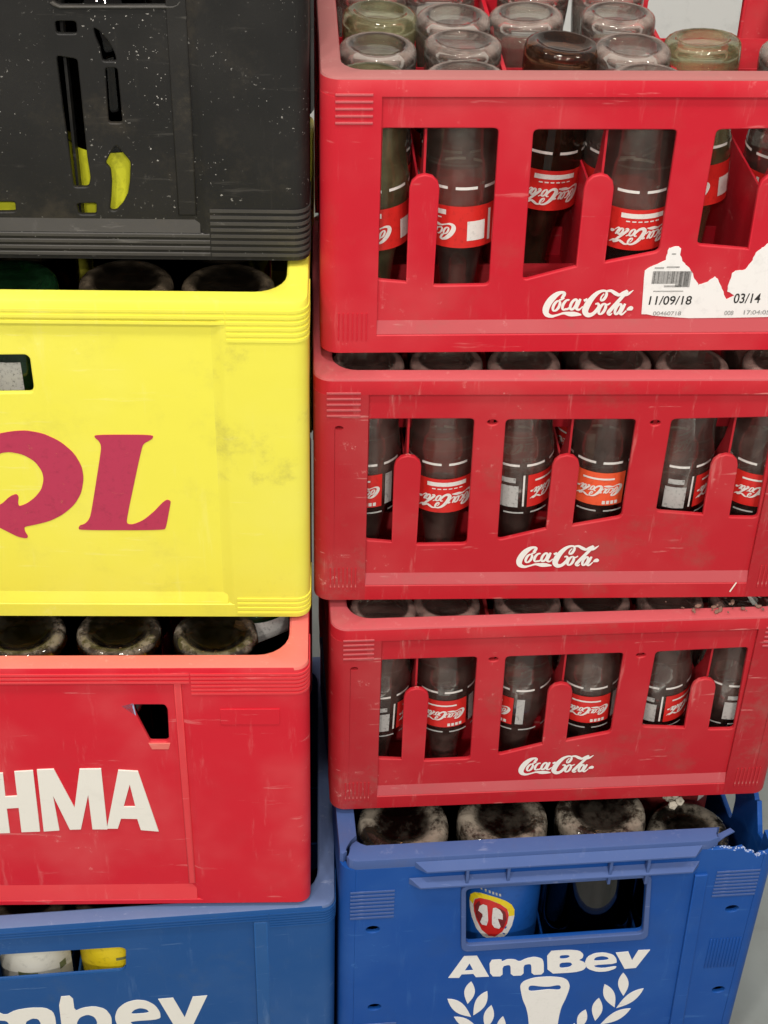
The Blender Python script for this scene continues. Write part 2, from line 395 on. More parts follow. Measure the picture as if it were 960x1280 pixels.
class Crate:
    """frame of one crate: origin at the middle of its base, front face towards -y"""
    def __init__(s, name, label, cat, W, D, H, front_mid, yaw, group=None):
        s.W, s.D, s.H, s.yaw = W, D, H, yaw
        fx, fy, ztop = front_mid          # middle of the front top edge, z above the floor
        s.base = Vector((fx - math.sin(yaw) * D / 2, fy + math.cos(yaw) * D / 2, ztop - H))
        s.root = tag(empty(name, s.base, yaw), label, cat, group)
        s.yf = -D / 2
    def world(s, p):
        c, sn = math.cos(s.yaw), math.sin(s.yaw)
        return Vector((s.base.x + c * p[0] - sn * p[1], s.base.y + sn * p[0] + c * p[1], s.base.z + p[2]))
    def uv(s, px, py, off=0.0):
        """photo pixel -> (u, z) on the crate's front plane (off = metres behind it)"""
        r = ray(px, py); n = Vector((-math.sin(s.yaw), math.cos(s.yaw), 0))
        P0 = s.world((0, s.yf + off, 0)) - Vector((0, 0, CAM_H))
        P = r * (n.dot(P0) / n.dot(r)); d = P - P0
        return (d.x * math.cos(s.yaw) + d.y * math.sin(s.yaw), d.z)
    def uvs(s, pts, ox=0, oy=0, k=1.0, off=0.0):
        return [s.uv(ox + x / k, oy + y / k, off) for x, y in pts]
    def part(s, name, me, mat, parent=None):
        return link(name, me, mat, parent or s.root)
    def decal(s, name, outlines, mat, thick=.0006, parent=None, y=None):
        y = (s.yf if y is None else y)
        return s.part(name, plate(outlines, thick, y - thick + .0001, 0, name), mat, parent)
    def corner_plan(s, sx, sy, u_len, v_len, t, r, inset=0.0, cham=0.0, cwid=0.0):
        """L-shaped plan of a rounded corner; sx, sy = which corner"""
        W2, D2 = s.W / 2 - inset, s.D / 2 - inset
        out = [(W2 - u_len, D2 - cham)]
        if cham: out += [(W2 - u_len + cwid * .35, D2 - cham * .8), (W2 - u_len + cwid * .7, D2 - cham * .2), (W2 - u_len + cwid, D2)]
        for k in range(7):
            a = R(90 - 15 * k); out.append((W2 - r + r * math.cos(a), D2 - r + r * math.sin(a)))
        if cham: out.append((W2, D2 - v_len + cwid))
        out.append((W2 - cham, D2 - v_len))
        ri = max(r - t, .002)
        out.append((W2 - t, D2 - v_len))
        for k in range(7):
            a = R(15 * k); out.append((W2 - t - ri + ri * math.cos(a), D2 - t - ri + ri * math.sin(a)))
        out.append((W2 - u_len, D2 - t))
        return [(x * sx, y * sy) for x, y in out]

# ------------------------------------------------------------------ setting
def sheet(name, x0, x1, y0, y1, z, mat):
    me = bpy.data.meshes.new(name)
    me.from_pydata([(x0, y0, z), (x1, y0, z), (x1, y1, z), (x0, y1, z)], [], [(0, 1, 2, 3)])
    o = link(name, me, mat); o['kind'] = 'structure'; return o
sheet('floor', -4, 5, -3, 6, 0, floor_mat())
wall_me = box(-4, 5, 3.3, 3.4, 0, 3.2)
w_ = link('wall', wall_me, flat('white_painted_wall', (.72, .72, .70), .7, .05, 20)); w_['kind'] = 'structure'

# ------------------------------------------------------------------ soft-drink crates (right stack)
CH, CW, CD = .2255, .421, .290
SH = .0035
REC = .003
def notch(c, zt, w=.011, n=6):
    """rounded top of a post, walked from right to left"""
    return [(c + w * math.cos(R(180 * k / n)), zt - w + w * math.sin(R(180 * k / n))) for k in range(n + 1)]
def shift(pts): return [(u - SH, z) for u, z in pts]
def win(left, right, post, pr_r, pr_l):
    """left/right: corner lists of a window; post centre; walk clockwise"""
    return None
W1 = shift(round_poly([(-.164, .063), (-.164, .186), (-.078, .186), (-.077, .058), (-.1178, .0575)], .004)[:-1] + notch(-.1300, .150, .0112) + [(-.1412, .0605)])
W2 = shift(round_poly([(-.051, .062), (-.0525, .185), (.053, .185), (.0525, .086), (.0135, .0775)], .004)[:-1] + notch(.0004, .150, .0112) + [(-.0105, .0735)])
W3 = shift(round_poly([(.081, .092), (.082, .185), (.1655, .187), (.1685, .0845), (.1465, .085)], .004)[:-1] + notch(.1322, .150, .0112) + [(.1215, .088)])
def small_hole(u, z, a=.0042, b=.0026): return [(u + a * math.cos(R(30 * k)), z + b * math.sin(R(30 * k))) for k in range(12)]

coke_mesh = {}
def coke_crate(label, front_mid, yaw, mat, small_holes, idx):
    c = Crate('bottle_crate', label, 'crate', CW, CD, CH, front_mid, yaw, 'red soft drink crates stacked in one column')
    U = CW / 2 - .0438; yf = c.yf; rt = CH - .0145
    key = bool(small_holes)
    if key not in coke_mesh:
        d = {}
        outer = [(-U - .001, .012), (U + .001, .012), (U + .001, rt), (-U - .001, rt)]
        holes = [W1, W2, W3] + ([small_hole(-.0633 - SH, .1823), small_hole(.0689 - SH, .1815)] if key else [])
        d['panel'] = plate([outer] + holes, .0045, yf + REC, .0011, 'front_panel')
        # side panel in local x = along depth
        dv = CD / 2 - .045
        sw = [round_poly([(s * .03 - .022 + s * .02, .07), (s * .03 - .022 + s * .02, .185), (s * .03 + .022 + s * .02, .185), (s * .03 + .022 + s * .02, .07)], .005) for s in (-1, 1)]
        d['side'] = plate([[(-dv - .006, 0), (dv + .006, 0), (dv + .006, rt), (-dv - .006, rt)]] + sw, .0045, 0, .0008, 'side_panel')
        d['rim'] = ring_loft(CW, CD, [(0, .015, rt), (0, .015, CH - .002), (.0008, .0145, CH - .0006), (.0022, .0145, CH), (.0135, .021, CH), (.0150, .021, CH - .001), (.0155, .021, CH - .003), (.0155, .021, rt)], 'rim')
        for sx in (-1, 1):
            for sy in (-1, 1):
                if sy < 0:
                    pl = c.corner_plan(sx, sy, .017, .045, .006, .014)
                    a = extrude(pl, 0, rt)
                    u0, u1 = sorted((sx * U, sx * (CW / 2 - .017)))
                    hl = [small_hole(-.1865 - SH if sx < 0 else .1905, .1795, .0036, .0022)] if key else []
                    b = plate([[(u0, 0), (u1, 0), (u1, rt), (u0, rt)]] + hl, .006, yf, 0)
                    d['corner', sx, sy] = join([a, b], 'corner_post')
                else:
                    d['corner', sx, sy] = extrude(c.corner_plan(sx, sy, .0438, .045, .006, .014), 0, rt, name='corner_post')
        d['bar'] = profile_x([(yf, 0), (yf, .0150), (yf + .0012, .0162), (yf + .0095, .0162), (yf + .0095, 0)], -U, U, 'base_bar')
        d['ledge'] = profile_x([(yf + .0005, .0164), (yf + .0034, .0292), (yf + .0080, .0292), (yf + .0080, .0164)], -U, U, 'ledge')
        d['bottom'] = box(-CW / 2 + .0065, CW / 2 - .0065, yf + .0100, -yf - .0065, .001, .009)
        d['foot'] = box(-CW / 2 + .009, CW / 2 - .009, yf + .022, -yf - .012, -.0098, .0008)
        d['div_l'] = extrude([(yf + .0125, .0092), (-yf - .0095, .0092), (-yf - .0095, .150), (-yf - .030, .118), (yf + .050, .118), (yf + .030, .150), (yf + .018, .186), (yf + .0125, .186)], -.0009, .0009, name='divider')
        d['div_l'].transform(Matrix(((0, 0, 1, 0), (1, 0, 0, 0), (0, 1, 0, 0), (0, 0, 0, 1))))
        d['div_p'] = box(-.0016, .0016, yf + .0085, -yf - .0095, .0092, .192, 0)
        d['div_u'] = box(-CW / 2 + .008, CW / 2 - .008, -.0007, .0007, .128, .176, 0)
        d['div_t'] = box(-CW / 2 + .008, CW / 2 - .008, -.001, .001, .0092, .036, 0)
        coke_mesh[key] = d
    d = coke_mesh[key]
    rimm = 'coke_rim_dusty' if idx == 0 else 'coke_rim'
    pn = c.part('front_panel', d['panel'].copy() if idx else d['panel'], mat)
    bk = c.part('back_panel', d['panel'].copy(), mat); bk.rotation_euler = (0, 0, math.pi)
    for sx in (-1, 1):
        s_ = c.part('side_panel', d['side'].copy(), mat); s_.rotation_euler = (0, 0, sx * math.pi / 2); s_.location = (sx * (CW / 2 - .003), 0, 0)
        for sy in (-1, 1): c.part('corner_post', d['corner', sx, sy].copy(), 'coke_corner' if idx else mat)
    link('rim', two_tone(d['rim'].copy(), rimm, mat), None, c.root); c.part('base_bar', d['bar'].copy(), mat); c.part('ledge', d['ledge'].copy(), 'coke_rim')
    bb = c.part('base_bar', d['bar'].copy(), mat); bb.rotation_euler = (0, 0, math.pi)
    c.part('bottom', d['bottom'].copy(), mat); c.part('foot', d['foot'].copy(), mat)
    for k in range(-2, 3):
        o = c.part('divider', d['div_p' if k in (-1, 1) else 'div_l'].copy(), mat); o.location = (k * .0667, 0, 0)
    for k in range(-1, 2):
        o = c.part('divider', d['div_t'].copy(), mat); o.location = (0, k * .0667, 0)
        if idx == 0 and k == -1: continue
        o = c.part('divider', d['div_u'].copy(), mat); o.location = (0, k * .0667, 0)
    rb = box(0, .027, -.0009, .0002, 0, .0018, .0003); rv = box(0, .0012, -.0006, .0002, 0, .024, 0)
    rb.materials.append(M['coke_rim'])
    for sx in (-1, 1):
        u0 = -.200 if sx < 0 else .173
        for k in range(5):
            o = link('rib', rb, None, c.root); o.location = (u0, yf, .1905 + k * .0053)
        if sx < 0 or True:
            for k in range(7):
                o = link('rib', rv, None, c.root); o.location = (u0 + .003 + k * .0036, yf, .0115)
    rv.materials.append(M[mat])
    c.panel = pn
    return c
def px_world(px, py, z):
    r = ray(px, py); t = (z - CAM_H) / r.z
    return Vector((r.x * t, r.y * t, z))
SHV = lambda x, y, a: (x + SH * math.cos(a), y + SH * math.sin(a))
a1, a2, a3 = R(4.07), R(3.32), R(5.24)
K1 = coke_crate('open red crate on top of its stack, torn white date sticker on its front', (*SHV(.1528, 1.0772, a1), 1.0796), a1, 'coke', False, 0)
K2 = coke_crate('red soft drink crate between two other red crates, full of upturned bottles', (*SHV(.1483, 1.0520, a2), .8436), a2, 'coke_dusty', True, 1)
K3 = coke_crate('red soft drink crate resting directly on the broken blue crate', (*SHV(.1638, 1.0322, a3), .6076), a3, 'coke_dusty', True, 2)
def script_on_crate(c, du=0, dz=0):
    def fn(x, y, layer):
        u, z = K1.uv(670 + x / 7.385, 352 + y / 7.385, REC)
        return (u + du, c.yf + REC - .0003 - layer * .00005, z + dz)
    return c.part('logo_lettering', ribbons_mesh(fn, 'logo_lettering'), 'white_print')
script_on_crate(K1); script_on_crate(K2, .0, .003); script_on_crate(K3, .003, .0048)

# torn date sticker on the top crate
def sticker():
    c = K1; k = 5.647; ox, oy = 790, 290
    left = [(66, 578), (80, 390), (90, 272), (130, 245), (180, 225), (238, 197), (250, 150), (262, 112), (290, 104), (330, 100), (346, 114), (338, 160), (355, 205),
            (380, 232), (405, 252), (430, 292), (440, 330), (458, 352), (470, 374), (490, 366), (510, 358), (535, 350), (555, 332), (585, 312), (606, 330), (618, 362),
            (634, 400), (648, 440), (668, 474), (690, 462), (722, 448), (700, 432), (672, 418), (676, 380), (690, 342), (705, 290), (730, 272), (760, 268), (800, 262), (822, 232),
            (850, 200), (868, 160), (885, 135), (910, 118), (930, 105), (952, 82), (985, 75), (1010, 120), (1080, 190), (1180, 215), (1240, 225), (1250, 590), (960, 598), (700, 603), (400, 606), (250, 596), (150, 588), (100, 578)]
    jag = []
    for i, p in enumerate(left):
        q = left[(i + 1) % len(left)]; jag.append(p)
        if p[1] < 560: jag.append(((p[0] + q[0]) / 2 + random.uniform(-4, 4), (p[1] + q[1]) / 2 + random.uniform(-4, 4)))
    st = c.part('torn_sticker', plate([c.uvs(jag, ox, oy, k, REC)], .0004, c.yf + REC - .0005, 0), 'paper', c.panel)
    y = c.yf + REC - .0007
    def put(me, mat, nm='sticker_print'):
        for v in me.vertices: v.co.y = y
        c.part(nm, me, mat)
    def txt(s, x0, y0, x1, y1, mat, bold=.0, shear=0):
        a, b = c.uv(ox + x0 / k, oy + y1 / k, REC), c.uv(ox + x1 / k, oy + y0 / k, REC)
        put(text_pts(s, a[0], a[1], b[1] - a[1], b[0] - a[0], bold, shear), mat)
    txt('11/09/18', 115, 448, 425, 512, 'ink', .012, .06); txt('03/14', 712, 430, 912, 500, 'ink', .012, .06)
    txt('00460718', 145, 556, 348, 586, 'grey_ink', .02); txt('008', 648, 552, 718, 584, 'grey_ink', .02); txt('17:04:05', 785, 548, 975, 580, 'grey_ink', .02)
    bm = bmesh.new()
    def q(x0, y0, x1, y1):
        a, b = c.uv(ox + x0 / k, oy + y0 / k, REC), c.uv(ox + x1 / k, oy + y1 / k, REC)
        bm.faces.new([bm.verts.new((u, y, z)) for u, z in ((a[0], a[1]), (b[0], a[1]), (b[0], b[1]), (a[0], b[1]))])
    x = 148
    while x < 405:
        w = random.choice((5, 7, 9, 16)); q(x, 274, x + w, 362 if x < 300 else 385); x += w + random.choice((5, 6, 9))
    me = bpy.data.meshes.new('barcode'); bm.to_mesh(me); bm.free(); c.part('barcode', me, 'grey_ink')
    bm = bmesh.new(); q(160, 246, 225, 256); q(245, 240, 335, 250); q(225, 374, 345, 386); q(150, 412, 360, 418); q(280, 148, 310, 156)
    me = bpy.data.meshes.new('sticker_print'); bm.to_mesh(me); bm.free(); c.part('sticker_print', me, 'grey_ink')
sticker()

# ------------------------------------------------------------------ beer crates (left stack)
def beer_crate(name, label, W, D, H, right_front, yaw, mat, rim_mat, cw=.068, rh=.016, rw=.017, base_h=.020, ledge=.008, holes=(), corner_mat=None,
               top_ribs=5, bottom_ribs=0, rib_mat=None, rib_pitch=.0047, cell=.08, div_top=.20):
    mid = (right_front.x - W / 2 * math.cos(yaw), right_front.y - W / 2 * math.sin(yaw), right_front.z)
    c = Crate(name, label, 'crate', W, D, H, mid, yaw)
    yf = c.yf; rt = H - rh; U = W / 2 - cw; rc = .0028; cv = .07
    hp = holes(c) if callable(holes) else list(holes)
    c.panel = c.part('front_panel', plate([[(-U - .003, base_h - .002), (U + .003, base_h - .002), (U + .003, rt), (-U - .003, rt)]] + hp, .0045, yf + rc, .0010, 'front_panel'), mat)
    c.part('back_panel', box(-U - .003, U + .003, -yf - .0085, -yf - .004, base_h, rt), mat)
    V = D / 2 - cv
    sp = plate([[(-V - .003, 0), (V + .003, 0), (V + .003, rt), (-V - .003, rt)], round_poly([(-.05, H - .085), (-.05, H - .05), (.05, H - .05), (.05, H - .085)], .01)], .0045, 0, .001, 'side_panel')
    for sx in (-1, 1):
        s_ = c.part('side_panel', sp.copy(), mat); s_.rotation_euler = (0, 0, sx * math.pi / 2); s_.location = (sx * (W / 2 - .004), 0, 0)
        for sy in (-1, 1):
            c.part('corner_post', extrude(c.corner_plan(sx, sy, cw, cv, .0075, .012, 0, .0028, .010), 0, rt, name='corner_post', ang=50), corner_mat or mat)
    link('rim', two_tone(ring_loft(W, D, [(0, .012, rt + .0002), (0, .012, H - .0035), (.0008, .012, H - .0012), (.0030, .013, H), (rw - .002, .026, H), (rw - .0004, .027, H - .0012), (rw, .027, H - .004), (rw, .027, rt + .0002)], 'rim'), rim_mat, mat), None, c.root)
    c.part('base_bar', profile_x([(yf, 0), (yf, base_h - .001), (yf + .001, base_h), (yf + .009, base_h), (yf + .009, 0)], -U - .0095, U + .0095, 'base_bar'), mat)
    c.part('ledge', profile_x([(yf + .0004, base_h + .0002), (yf + .0030, base_h + ledge), (yf + .007, base_h + ledge), (yf + .007, base_h + .0002)], -U - .004, U + .004, 'ledge'), rib_mat or mat)
    c.part('bottom', box(-W / 2 + .008, W / 2 - .008, yf + .0095, -yf - .0088, .001, .009), mat)
    c.part('foot', box(-W / 2 + .010, W / 2 - .010, yf + .024, -yf - .014, -.0056, .0008), mat)
    for k in range(-2, 3): c.part('divider', box(k * cell - .001, k * cell + .001, yf + .0125, -yf - .0095, .0092, div_top), mat)
    for k in range(-1, 2): c.part('divider', box(-W / 2 + .0095, W / 2 - .0095, k * cell - .001, k * cell + .001, .0092, div_top - .006), mat)
    def ribs(z0, n, ul, pitch, full=False):
        for sx in (-1, 1):
            for k in range(n):
                z = z0 + k * pitch
                c.part('rib', extrude(c.corner_plan(sx, -1, ul, .05, .003, .0125, -.0008), z, z + pitch * .48, name='rib', ang=50), rib_mat or mat)
    c.ribs = ribs
    if top_ribs:
        ribs(H - .0045 - top_ribs * rib_pitch, top_ribs, cw - .011, rib_pitch)
        for k in range(top_ribs - 3, top_ribs):
            z = H - .0045 - (top_ribs - k) * rib_pitch
            c.part('rib', profile_x([(yf - .0008, z), (yf - .0008, z + rib_pitch * .48), (yf + .001, z + rib_pitch * .48), (yf + .001, z)], -U - .0105, U + .0105, 'rib'), rib_mat or mat)
    if bottom_ribs: ribs(.003, bottom_ribs, cw - .011, rib_pitch)
    return c

BW, BD = .505, .350
def px_poly(pts, ox, oy, k, off=.004, r=0):
    return lambda c: round_poly(c.uvs(pts, ox, oy, k, off), r) if r else c.uvs(pts, ox, oy, k, off)

# black crate, on top
def black_holes(c):
    k = 2.4
    P = [[(165, 62), (228, 62), (232, 100), (170, 100)],
         [(280, 80), (300, 92), (328, 125), (345, 160), (350, 183), (308, 183), (300, 142), (286, 108)],
         [(316, 202), (352, 202), (368, 368), (326, 368)],
         [(170, 166), (232, 176), (240, 250), (262, 470), (272, 532), (266, 560), (222, 560), (205, 430), (190, 330), (176, 220)],
         [(316, 490), (330, 462), (348, 433), (368, 455), (392, 484), (390, 540), (384, 580), (370, 608), (348, 632), (330, 630), (334, 590), (336, 545), (332, 505)],
         [(230, 610), (290, 607), (290, 642), (238, 642)],
         [(-90, 604), (46, 604), (48, 634), (-90, 636)],
         [(150, -190), (540, -190), (536, 6), (520, 14), (180, 14), (166, 4)]]
    return [round_poly(c.uvs(p, 0, 0, k, .004), .0022, 3) for p in P]
rf = px_world(387, 326, .931); rf.z = .931 + .306
BK = beer_crate('beer_crate', 'black beer crate with cut slots, topmost above the yellow crate', BW, BD, .306, rf, R(2.4), 'black', 'black', cw=.086, base_h=.022, ledge=.011,
                holes=black_holes, top_ribs=5, bottom_ribs=0, rib_mat='black_rib')
for k in range(4):      # full-length ribs round the base, then a short patch above them at the corners
    z = .0035 + k * .0052
    BK.part('rib', profile_x([(BK.yf - .0009, z), (BK.yf - .0009, z + .0022), (BK.yf - .0001, z + .0027), (BK.yf - .0001, z - .0004)], -BW / 2 + .075, BW / 2 - .075, 'rib'), 'black_rib')
BK.ribs(.0033, 8, .075, .0052)
BK.part('ridge', plate([[(BW / 2 - .098, .036), (BW / 2 - .084, .036), (BW / 2 - .084, .289), (BW / 2 - .098, .289)]], .003, BK.yf + .0012, .0012), 'black_rub', BK.panel)
lip = BK.uvs([(150, 6), (160, 14), (180, 22), (520, 22), (536, 14), (545, 0), (538, 0), (530, 10), (518, 14), (182, 14), (166, 6), (160, 0)], 0, 0, 2.4, .004)
BK.part('handle_lip', plate([lip], .004, BK.yf + .001, .0008), 'black_rib', BK.panel)

# yellow crate
def skol_holes(c):
    return [round_poly(c.uvs([(-330, 345), (78, 342), (90, 352), (102, 440), (96, 456), (-330, 462)], 0, 300, 2.4, .004), .004)]
SK = beer_crate('beer_crate', 'bright yellow beer crate with crimson lettering below the black crate', BW, BD, .306, px_world(385, 378, .925), R(2.3), 'skol', 'skol', cw=.073,
                base_h=.014, ledge=.012, holes=skol_holes, corner_mat='skol_dirty', top_ribs=6, bottom_ribs=4, rib_pitch=.0050)
def skol_letters():
    c = SK; k = 2.4; y = c.yf + .0028
    L = [(284, 581), (460, 581), (459, 592), (446, 600), (434, 606), (426, 618), (380, 836), (383, 849), (400, 850), (430, 838), (462, 812), (488, 784), (502, 775), (513, 780), (511, 792), (499, 858), (492, 867),
         (240, 867), (236, 860), (240, 853), (254, 849), (266, 838), (274, 818), (304, 626), (303, 610), (296, 598), (285, 590)]
    O = [(0, 577), (40, 570), (80, 568), (130, 577), (180, 600), (222, 635), (246, 675), (252, 712), (245, 755), (225, 790), (190, 820), (150, 840), (100, 852), (73, 857), (76, 872), (86, 886), (80, 892),
         (55, 887), (25, 872), (-15, 852), (-70, 846), (-110, 820), (-140, 780), (-150, 730), (-145, 690), (-120, 645), (-80, 608), (-40, 587)]
    Oi = [(0, 636), (30, 632), (70, 640), (105, 660), (127, 690), (132, 715), (125, 745), (105, 770), (80, 788), (58, 796), (55, 785), (57, 766), (50, 758), (30, 766), (5, 790), (-20, 796), (-42, 775), (-50, 740), (-46, 700), (-30, 660)]
    Kk = [(-390, 578), (-260, 578), (-262, 592), (-282, 604), (-300, 690), (-210, 604), (-225, 592), (-222, 578), (-120, 578), (-122, 592), (-150, 602), (-235, 680), (-195, 820), (-172, 850), (-176, 866), (-290, 866),
          (-290, 852), (-276, 842), (-305, 735), (-325, 838), (-312, 852), (-314, 866), (-440, 866), (-438, 852), (-416, 840), (-372, 612), (-392, 592)]
    for n, ol in (('letter', [soft(L)]), ('letter', [soft(O), soft(Oi)]), ('letter', [Kk])):
        c.part(n, plate([c.uvs(p, 0, 300, k, .004) for p in ol], .0006, y - .0005, 0, n), 'magenta_print')
    S = [(-500, 640, 34), (-520, 605, 44), (-580, 592, 52), (-640, 615, 64), (-640, 670, 74), (-590, 710, 80), (-560, 760, 78), (-580, 820, 62), (-640, 848, 46), (-700, 830, 40), (-715, 790, 30)]
    P = catmull(S, 5); A, B = [], []
    for i, (x, yy, w) in enumerate(P):
        p, q = P[max(i - 1, 0)], P[min(i + 1, len(P) - 1)]; dd = Vector((q[0] - p[0], q[1] - p[1])).normalized()
        A.append((x - dd.y * w / 2, yy + dd.x * w / 2)); B.append((x + dd.y * w / 2, yy - dd.x * w / 2))
    c.part('letter', plate([c.uvs(A + B[::-1], 0, 300, k, .004)], .0006, y - .0005, 0, 'letter'), 'magenta_print')
skol_letters()

# bright red crate with raised cream letters
def brahma_holes(c):
    return [round_poly(c.uvs([(372, 312), (460, 312), (468, 325), (472, 408), (466, 416), (420, 416), (380, 340)], 0, 740, 2.2326, .004), .0022)]
rf = px_world(386, 834, .613)
BR = beer_crate('beer_crate', 'bright red beer crate with raised cream letters below the yellow crate', BW, BD, .300, rf, R(2.8), 'brahma', 'brahma_rim', cw=.110, rh=.0155,
                base_h=.006, ledge=.020, holes=brahma_holes, top_ribs=6, bottom_ribs=0, rib_mat='brahma_mid', rib_pitch=.0043)
def brahma_letters():
    c = BR; k = 2.2326; y = c.yf + .0028
    H_ = [(-45, 506), (8, 505), (15, 571), (48, 569), (40, 501), (92, 498), (112, 668), (60, 670), (52, 602), (19, 604), (28, 672), (-24, 674)]
    Mm = [(103, 496), (150, 494), (208, 602), (222, 494), (282, 493), (300, 662), (258, 662), (246, 566), (226, 662), (195, 663), (148, 568), (166, 665), (122, 668)]
    A = [(330, 497), (385, 500), (443, 668), (393, 664), (383, 633), (338, 632), (329, 660), (298, 660)]
    Ai = [(362, 537), (378, 599), (345, 599)]
    A2, A2i = [(x - 492, y_ + 12) for x, y_ in A], [(x - 492, y_ + 12) for x, y_ in Ai]
    Rl = [(-250, 508), (-170, 507), (-135, 525), (-132, 570), (-152, 592), (-108, 676), (-162, 677), (-196, 606), (-200, 606), (-192, 678), (-242, 679)]
    Ri = [(-204, 542), (-180, 541), (-178, 568), (-202, 569)]
    B_ = [(-400, 514), (-320, 512), (-288, 528), (-290, 572), (-302, 588), (-278, 604), (-274, 655), (-300, 680), (-388, 683)]
    Bi = [(-352, 545), (-330, 544), (-330, 572), (-350, 573)]; Bj = [(-348, 618), (-322, 617), (-318, 650), (-344, 651)]
    Rl, Ri, B_, Bi, Bj = [[(x - 105, y_ + 6) for x, y_ in P] for P in (Rl, Ri, B_, Bi, Bj)]
    for ol in ([H_], [Mm], [A, Ai], [A2, A2i], [Rl, Ri], [B_, Bi, Bj]):
        c.part('letter', plate([c.uvs(p, 0, 740, k, .002) for p in ol],   .0014, y - .0012, .0002, 'letter'), 'white_letter')
brahma_letters()
BR.part('ridge', plate([[(BW / 2 - .113, .027), (BW / 2 - .1065, .027), (BW / 2 - .1065, .283), (BW / 2 - .113, .283)]], .003, BR.yf + .0006, .0013), 'brahma_mid', BR.panel)
# nameplate recess line and worn white scuff on the corner
a_, b_ = BR.uv(275, 886), BR.uv(350, 905)
BR.part('marking_plate', plate([[(a_[0], b_[1]), (b_[0], b_[1]), (b_[0], a_[1]), (a_[0], a_[1])]], .0012, BR.yf - .0008, .0004), 'brahma')
BR.part('hole_lip', plate([BR.uvs([(414, 418), (476, 418), (472, 436), (424, 436)], 0, 740, 2.2326, .004)], .003, BR.yf + .0022, .0008), 'brahma_rim', BR.panel)
wp = BR.uvs([(340, 316), (372, 308), (380, 342), (360, 330)], 0, 740, 2.2326, .004)
BR.part('torn_flap', plate([wp], .001, BR.yf + .0028, 0), 'torn', BR.panel)

# faded blue crate at the bottom of the left stack
def blue_holes(c):
    return [round_poly(c.uvs([(-560, 270), (-10, 243), (330, 222), (346, 228), (346, 280), (336, 292), (-10, 318), (-560, 345)], 0, 1080, 2.1818, .004), .004)]
BL = beer_crate('beer_crate', 'faded blue beer crate with white lettering beneath the bright red crate', BW, BD, .307, px_world(419, 1131, .307), R(7.2), 'blueL', 'blueL_rim', cw=.074,
                rh=.017, rw=.017, base_h=.022, holes=blue_holes, top_ribs=6, rib_mat='blueL', rib_pitch=.0036)
def skew(c, k):
    for o in c.root.children_recursive:
        if o.type == 'MESH':
            mw = o.matrix_basis
            me = o.data
            if not me.get('skewed'):
                inv = mw.inverted()
                for v in me.vertices:
                    p = mw @ v.co; p.x += k * (p.y - c.yf); v.co = inv @ p
                me['skewed'] = 1
def blue_letters():
    c = BL; k = 3.2; y = c.yf + .0028; ox, oy = 0, 1220
    def el(cx, cy_, rx, ry, n=22, a0=0): return [(cx + rx * math.cos(R(a0 + 360 * i / n)), cy_ + ry * math.sin(R(a0 + 360 * i / n))) for i in range(n)]
    m_ = [(-150, 265), (-158, 152), (-98, 146), (-96, 160), (-60, 140), (-15, 138), (22, 156), (60, 134), (120, 122), (180, 122), (212, 138), (222, 165), (228, 246), (168, 248), (164, 185), (152, 166), (128, 164), (100, 180), (104, 250), (44, 254), (40, 190), (28, 174), (-10, 172), (-44, 188), (-48, 192), (-88, 200), (-84, 262)]
    m_ = [(-150, 265), (-158, 152), (-98, 146), (-96, 160), (-60, 140), (-15, 136), (22, 152), (60, 132), (120, 122), (180, 122), (212, 138), (222, 165), (228, 246), (168, 248), (164, 185), (152, 166), (128, 164), (100, 180), (104, 250), (44, 254), (38, 190), (26, 174), (-6, 172), (-34, 184), (-88, 196), (-84, 262)]
    b_o = [(232, 78), (290, 73), (298, 136), (330, 122), (375, 116), (420, 126), (445, 156), (447, 190), (430, 222), (390, 240), (340, 242), (310, 230), (308, 242), (252, 246)]
    b_i = [(305, 186), (318, 160), (350, 148), (378, 158), (390, 182), (378, 206), (348, 216), (318, 208)]
    e_o = [(642, 168), (640, 140), (620, 112), (585, 94), (545, 90), (500, 102), (468, 128), (458, 162), (470, 196), (505, 220), (560, 226), (610, 216), (638, 196), (600, 188), (560, 196), (530, 190), (518, 176)]
    e_i = [(520, 148), (535, 130), (560, 122), (588, 128), (598, 142)]
    y_ = [(632, 87), (692, 82), (738, 160), (770, 78), (828, 73), (764, 206), (706, 210)]
    A_ = [(-430, 285), (-330, 120), (-260, 116), (-180, 268), (-250, 272), (-262, 248), (-345, 254), (-360, 280)]; Ai = [(-298, 160), (-276, 212), (-326, 215)]
    for ol in ([soft(m_, 1)], [soft(b_o, 1), soft(b_i)], [soft(e_o, 2), soft(e_i, 2)], [y_], [A_, Ai]):
        c.part('letter', plate([c.uvs(p, ox, oy, k, .004) for p in ol], .0006, y - .0005, 0, 'letter'), 'white_letter')
blue_letters()
BL.part('ridge', plate([[(BW / 2 - .078, .004), (BW / 2 - .064, .004), (BW / 2 - .064, .289), (BW / 2 - .078, .289)]], .004, BL.yf - .0004, .0019), 'blueL_ridge', BL.panel)
skew(BL, .075)

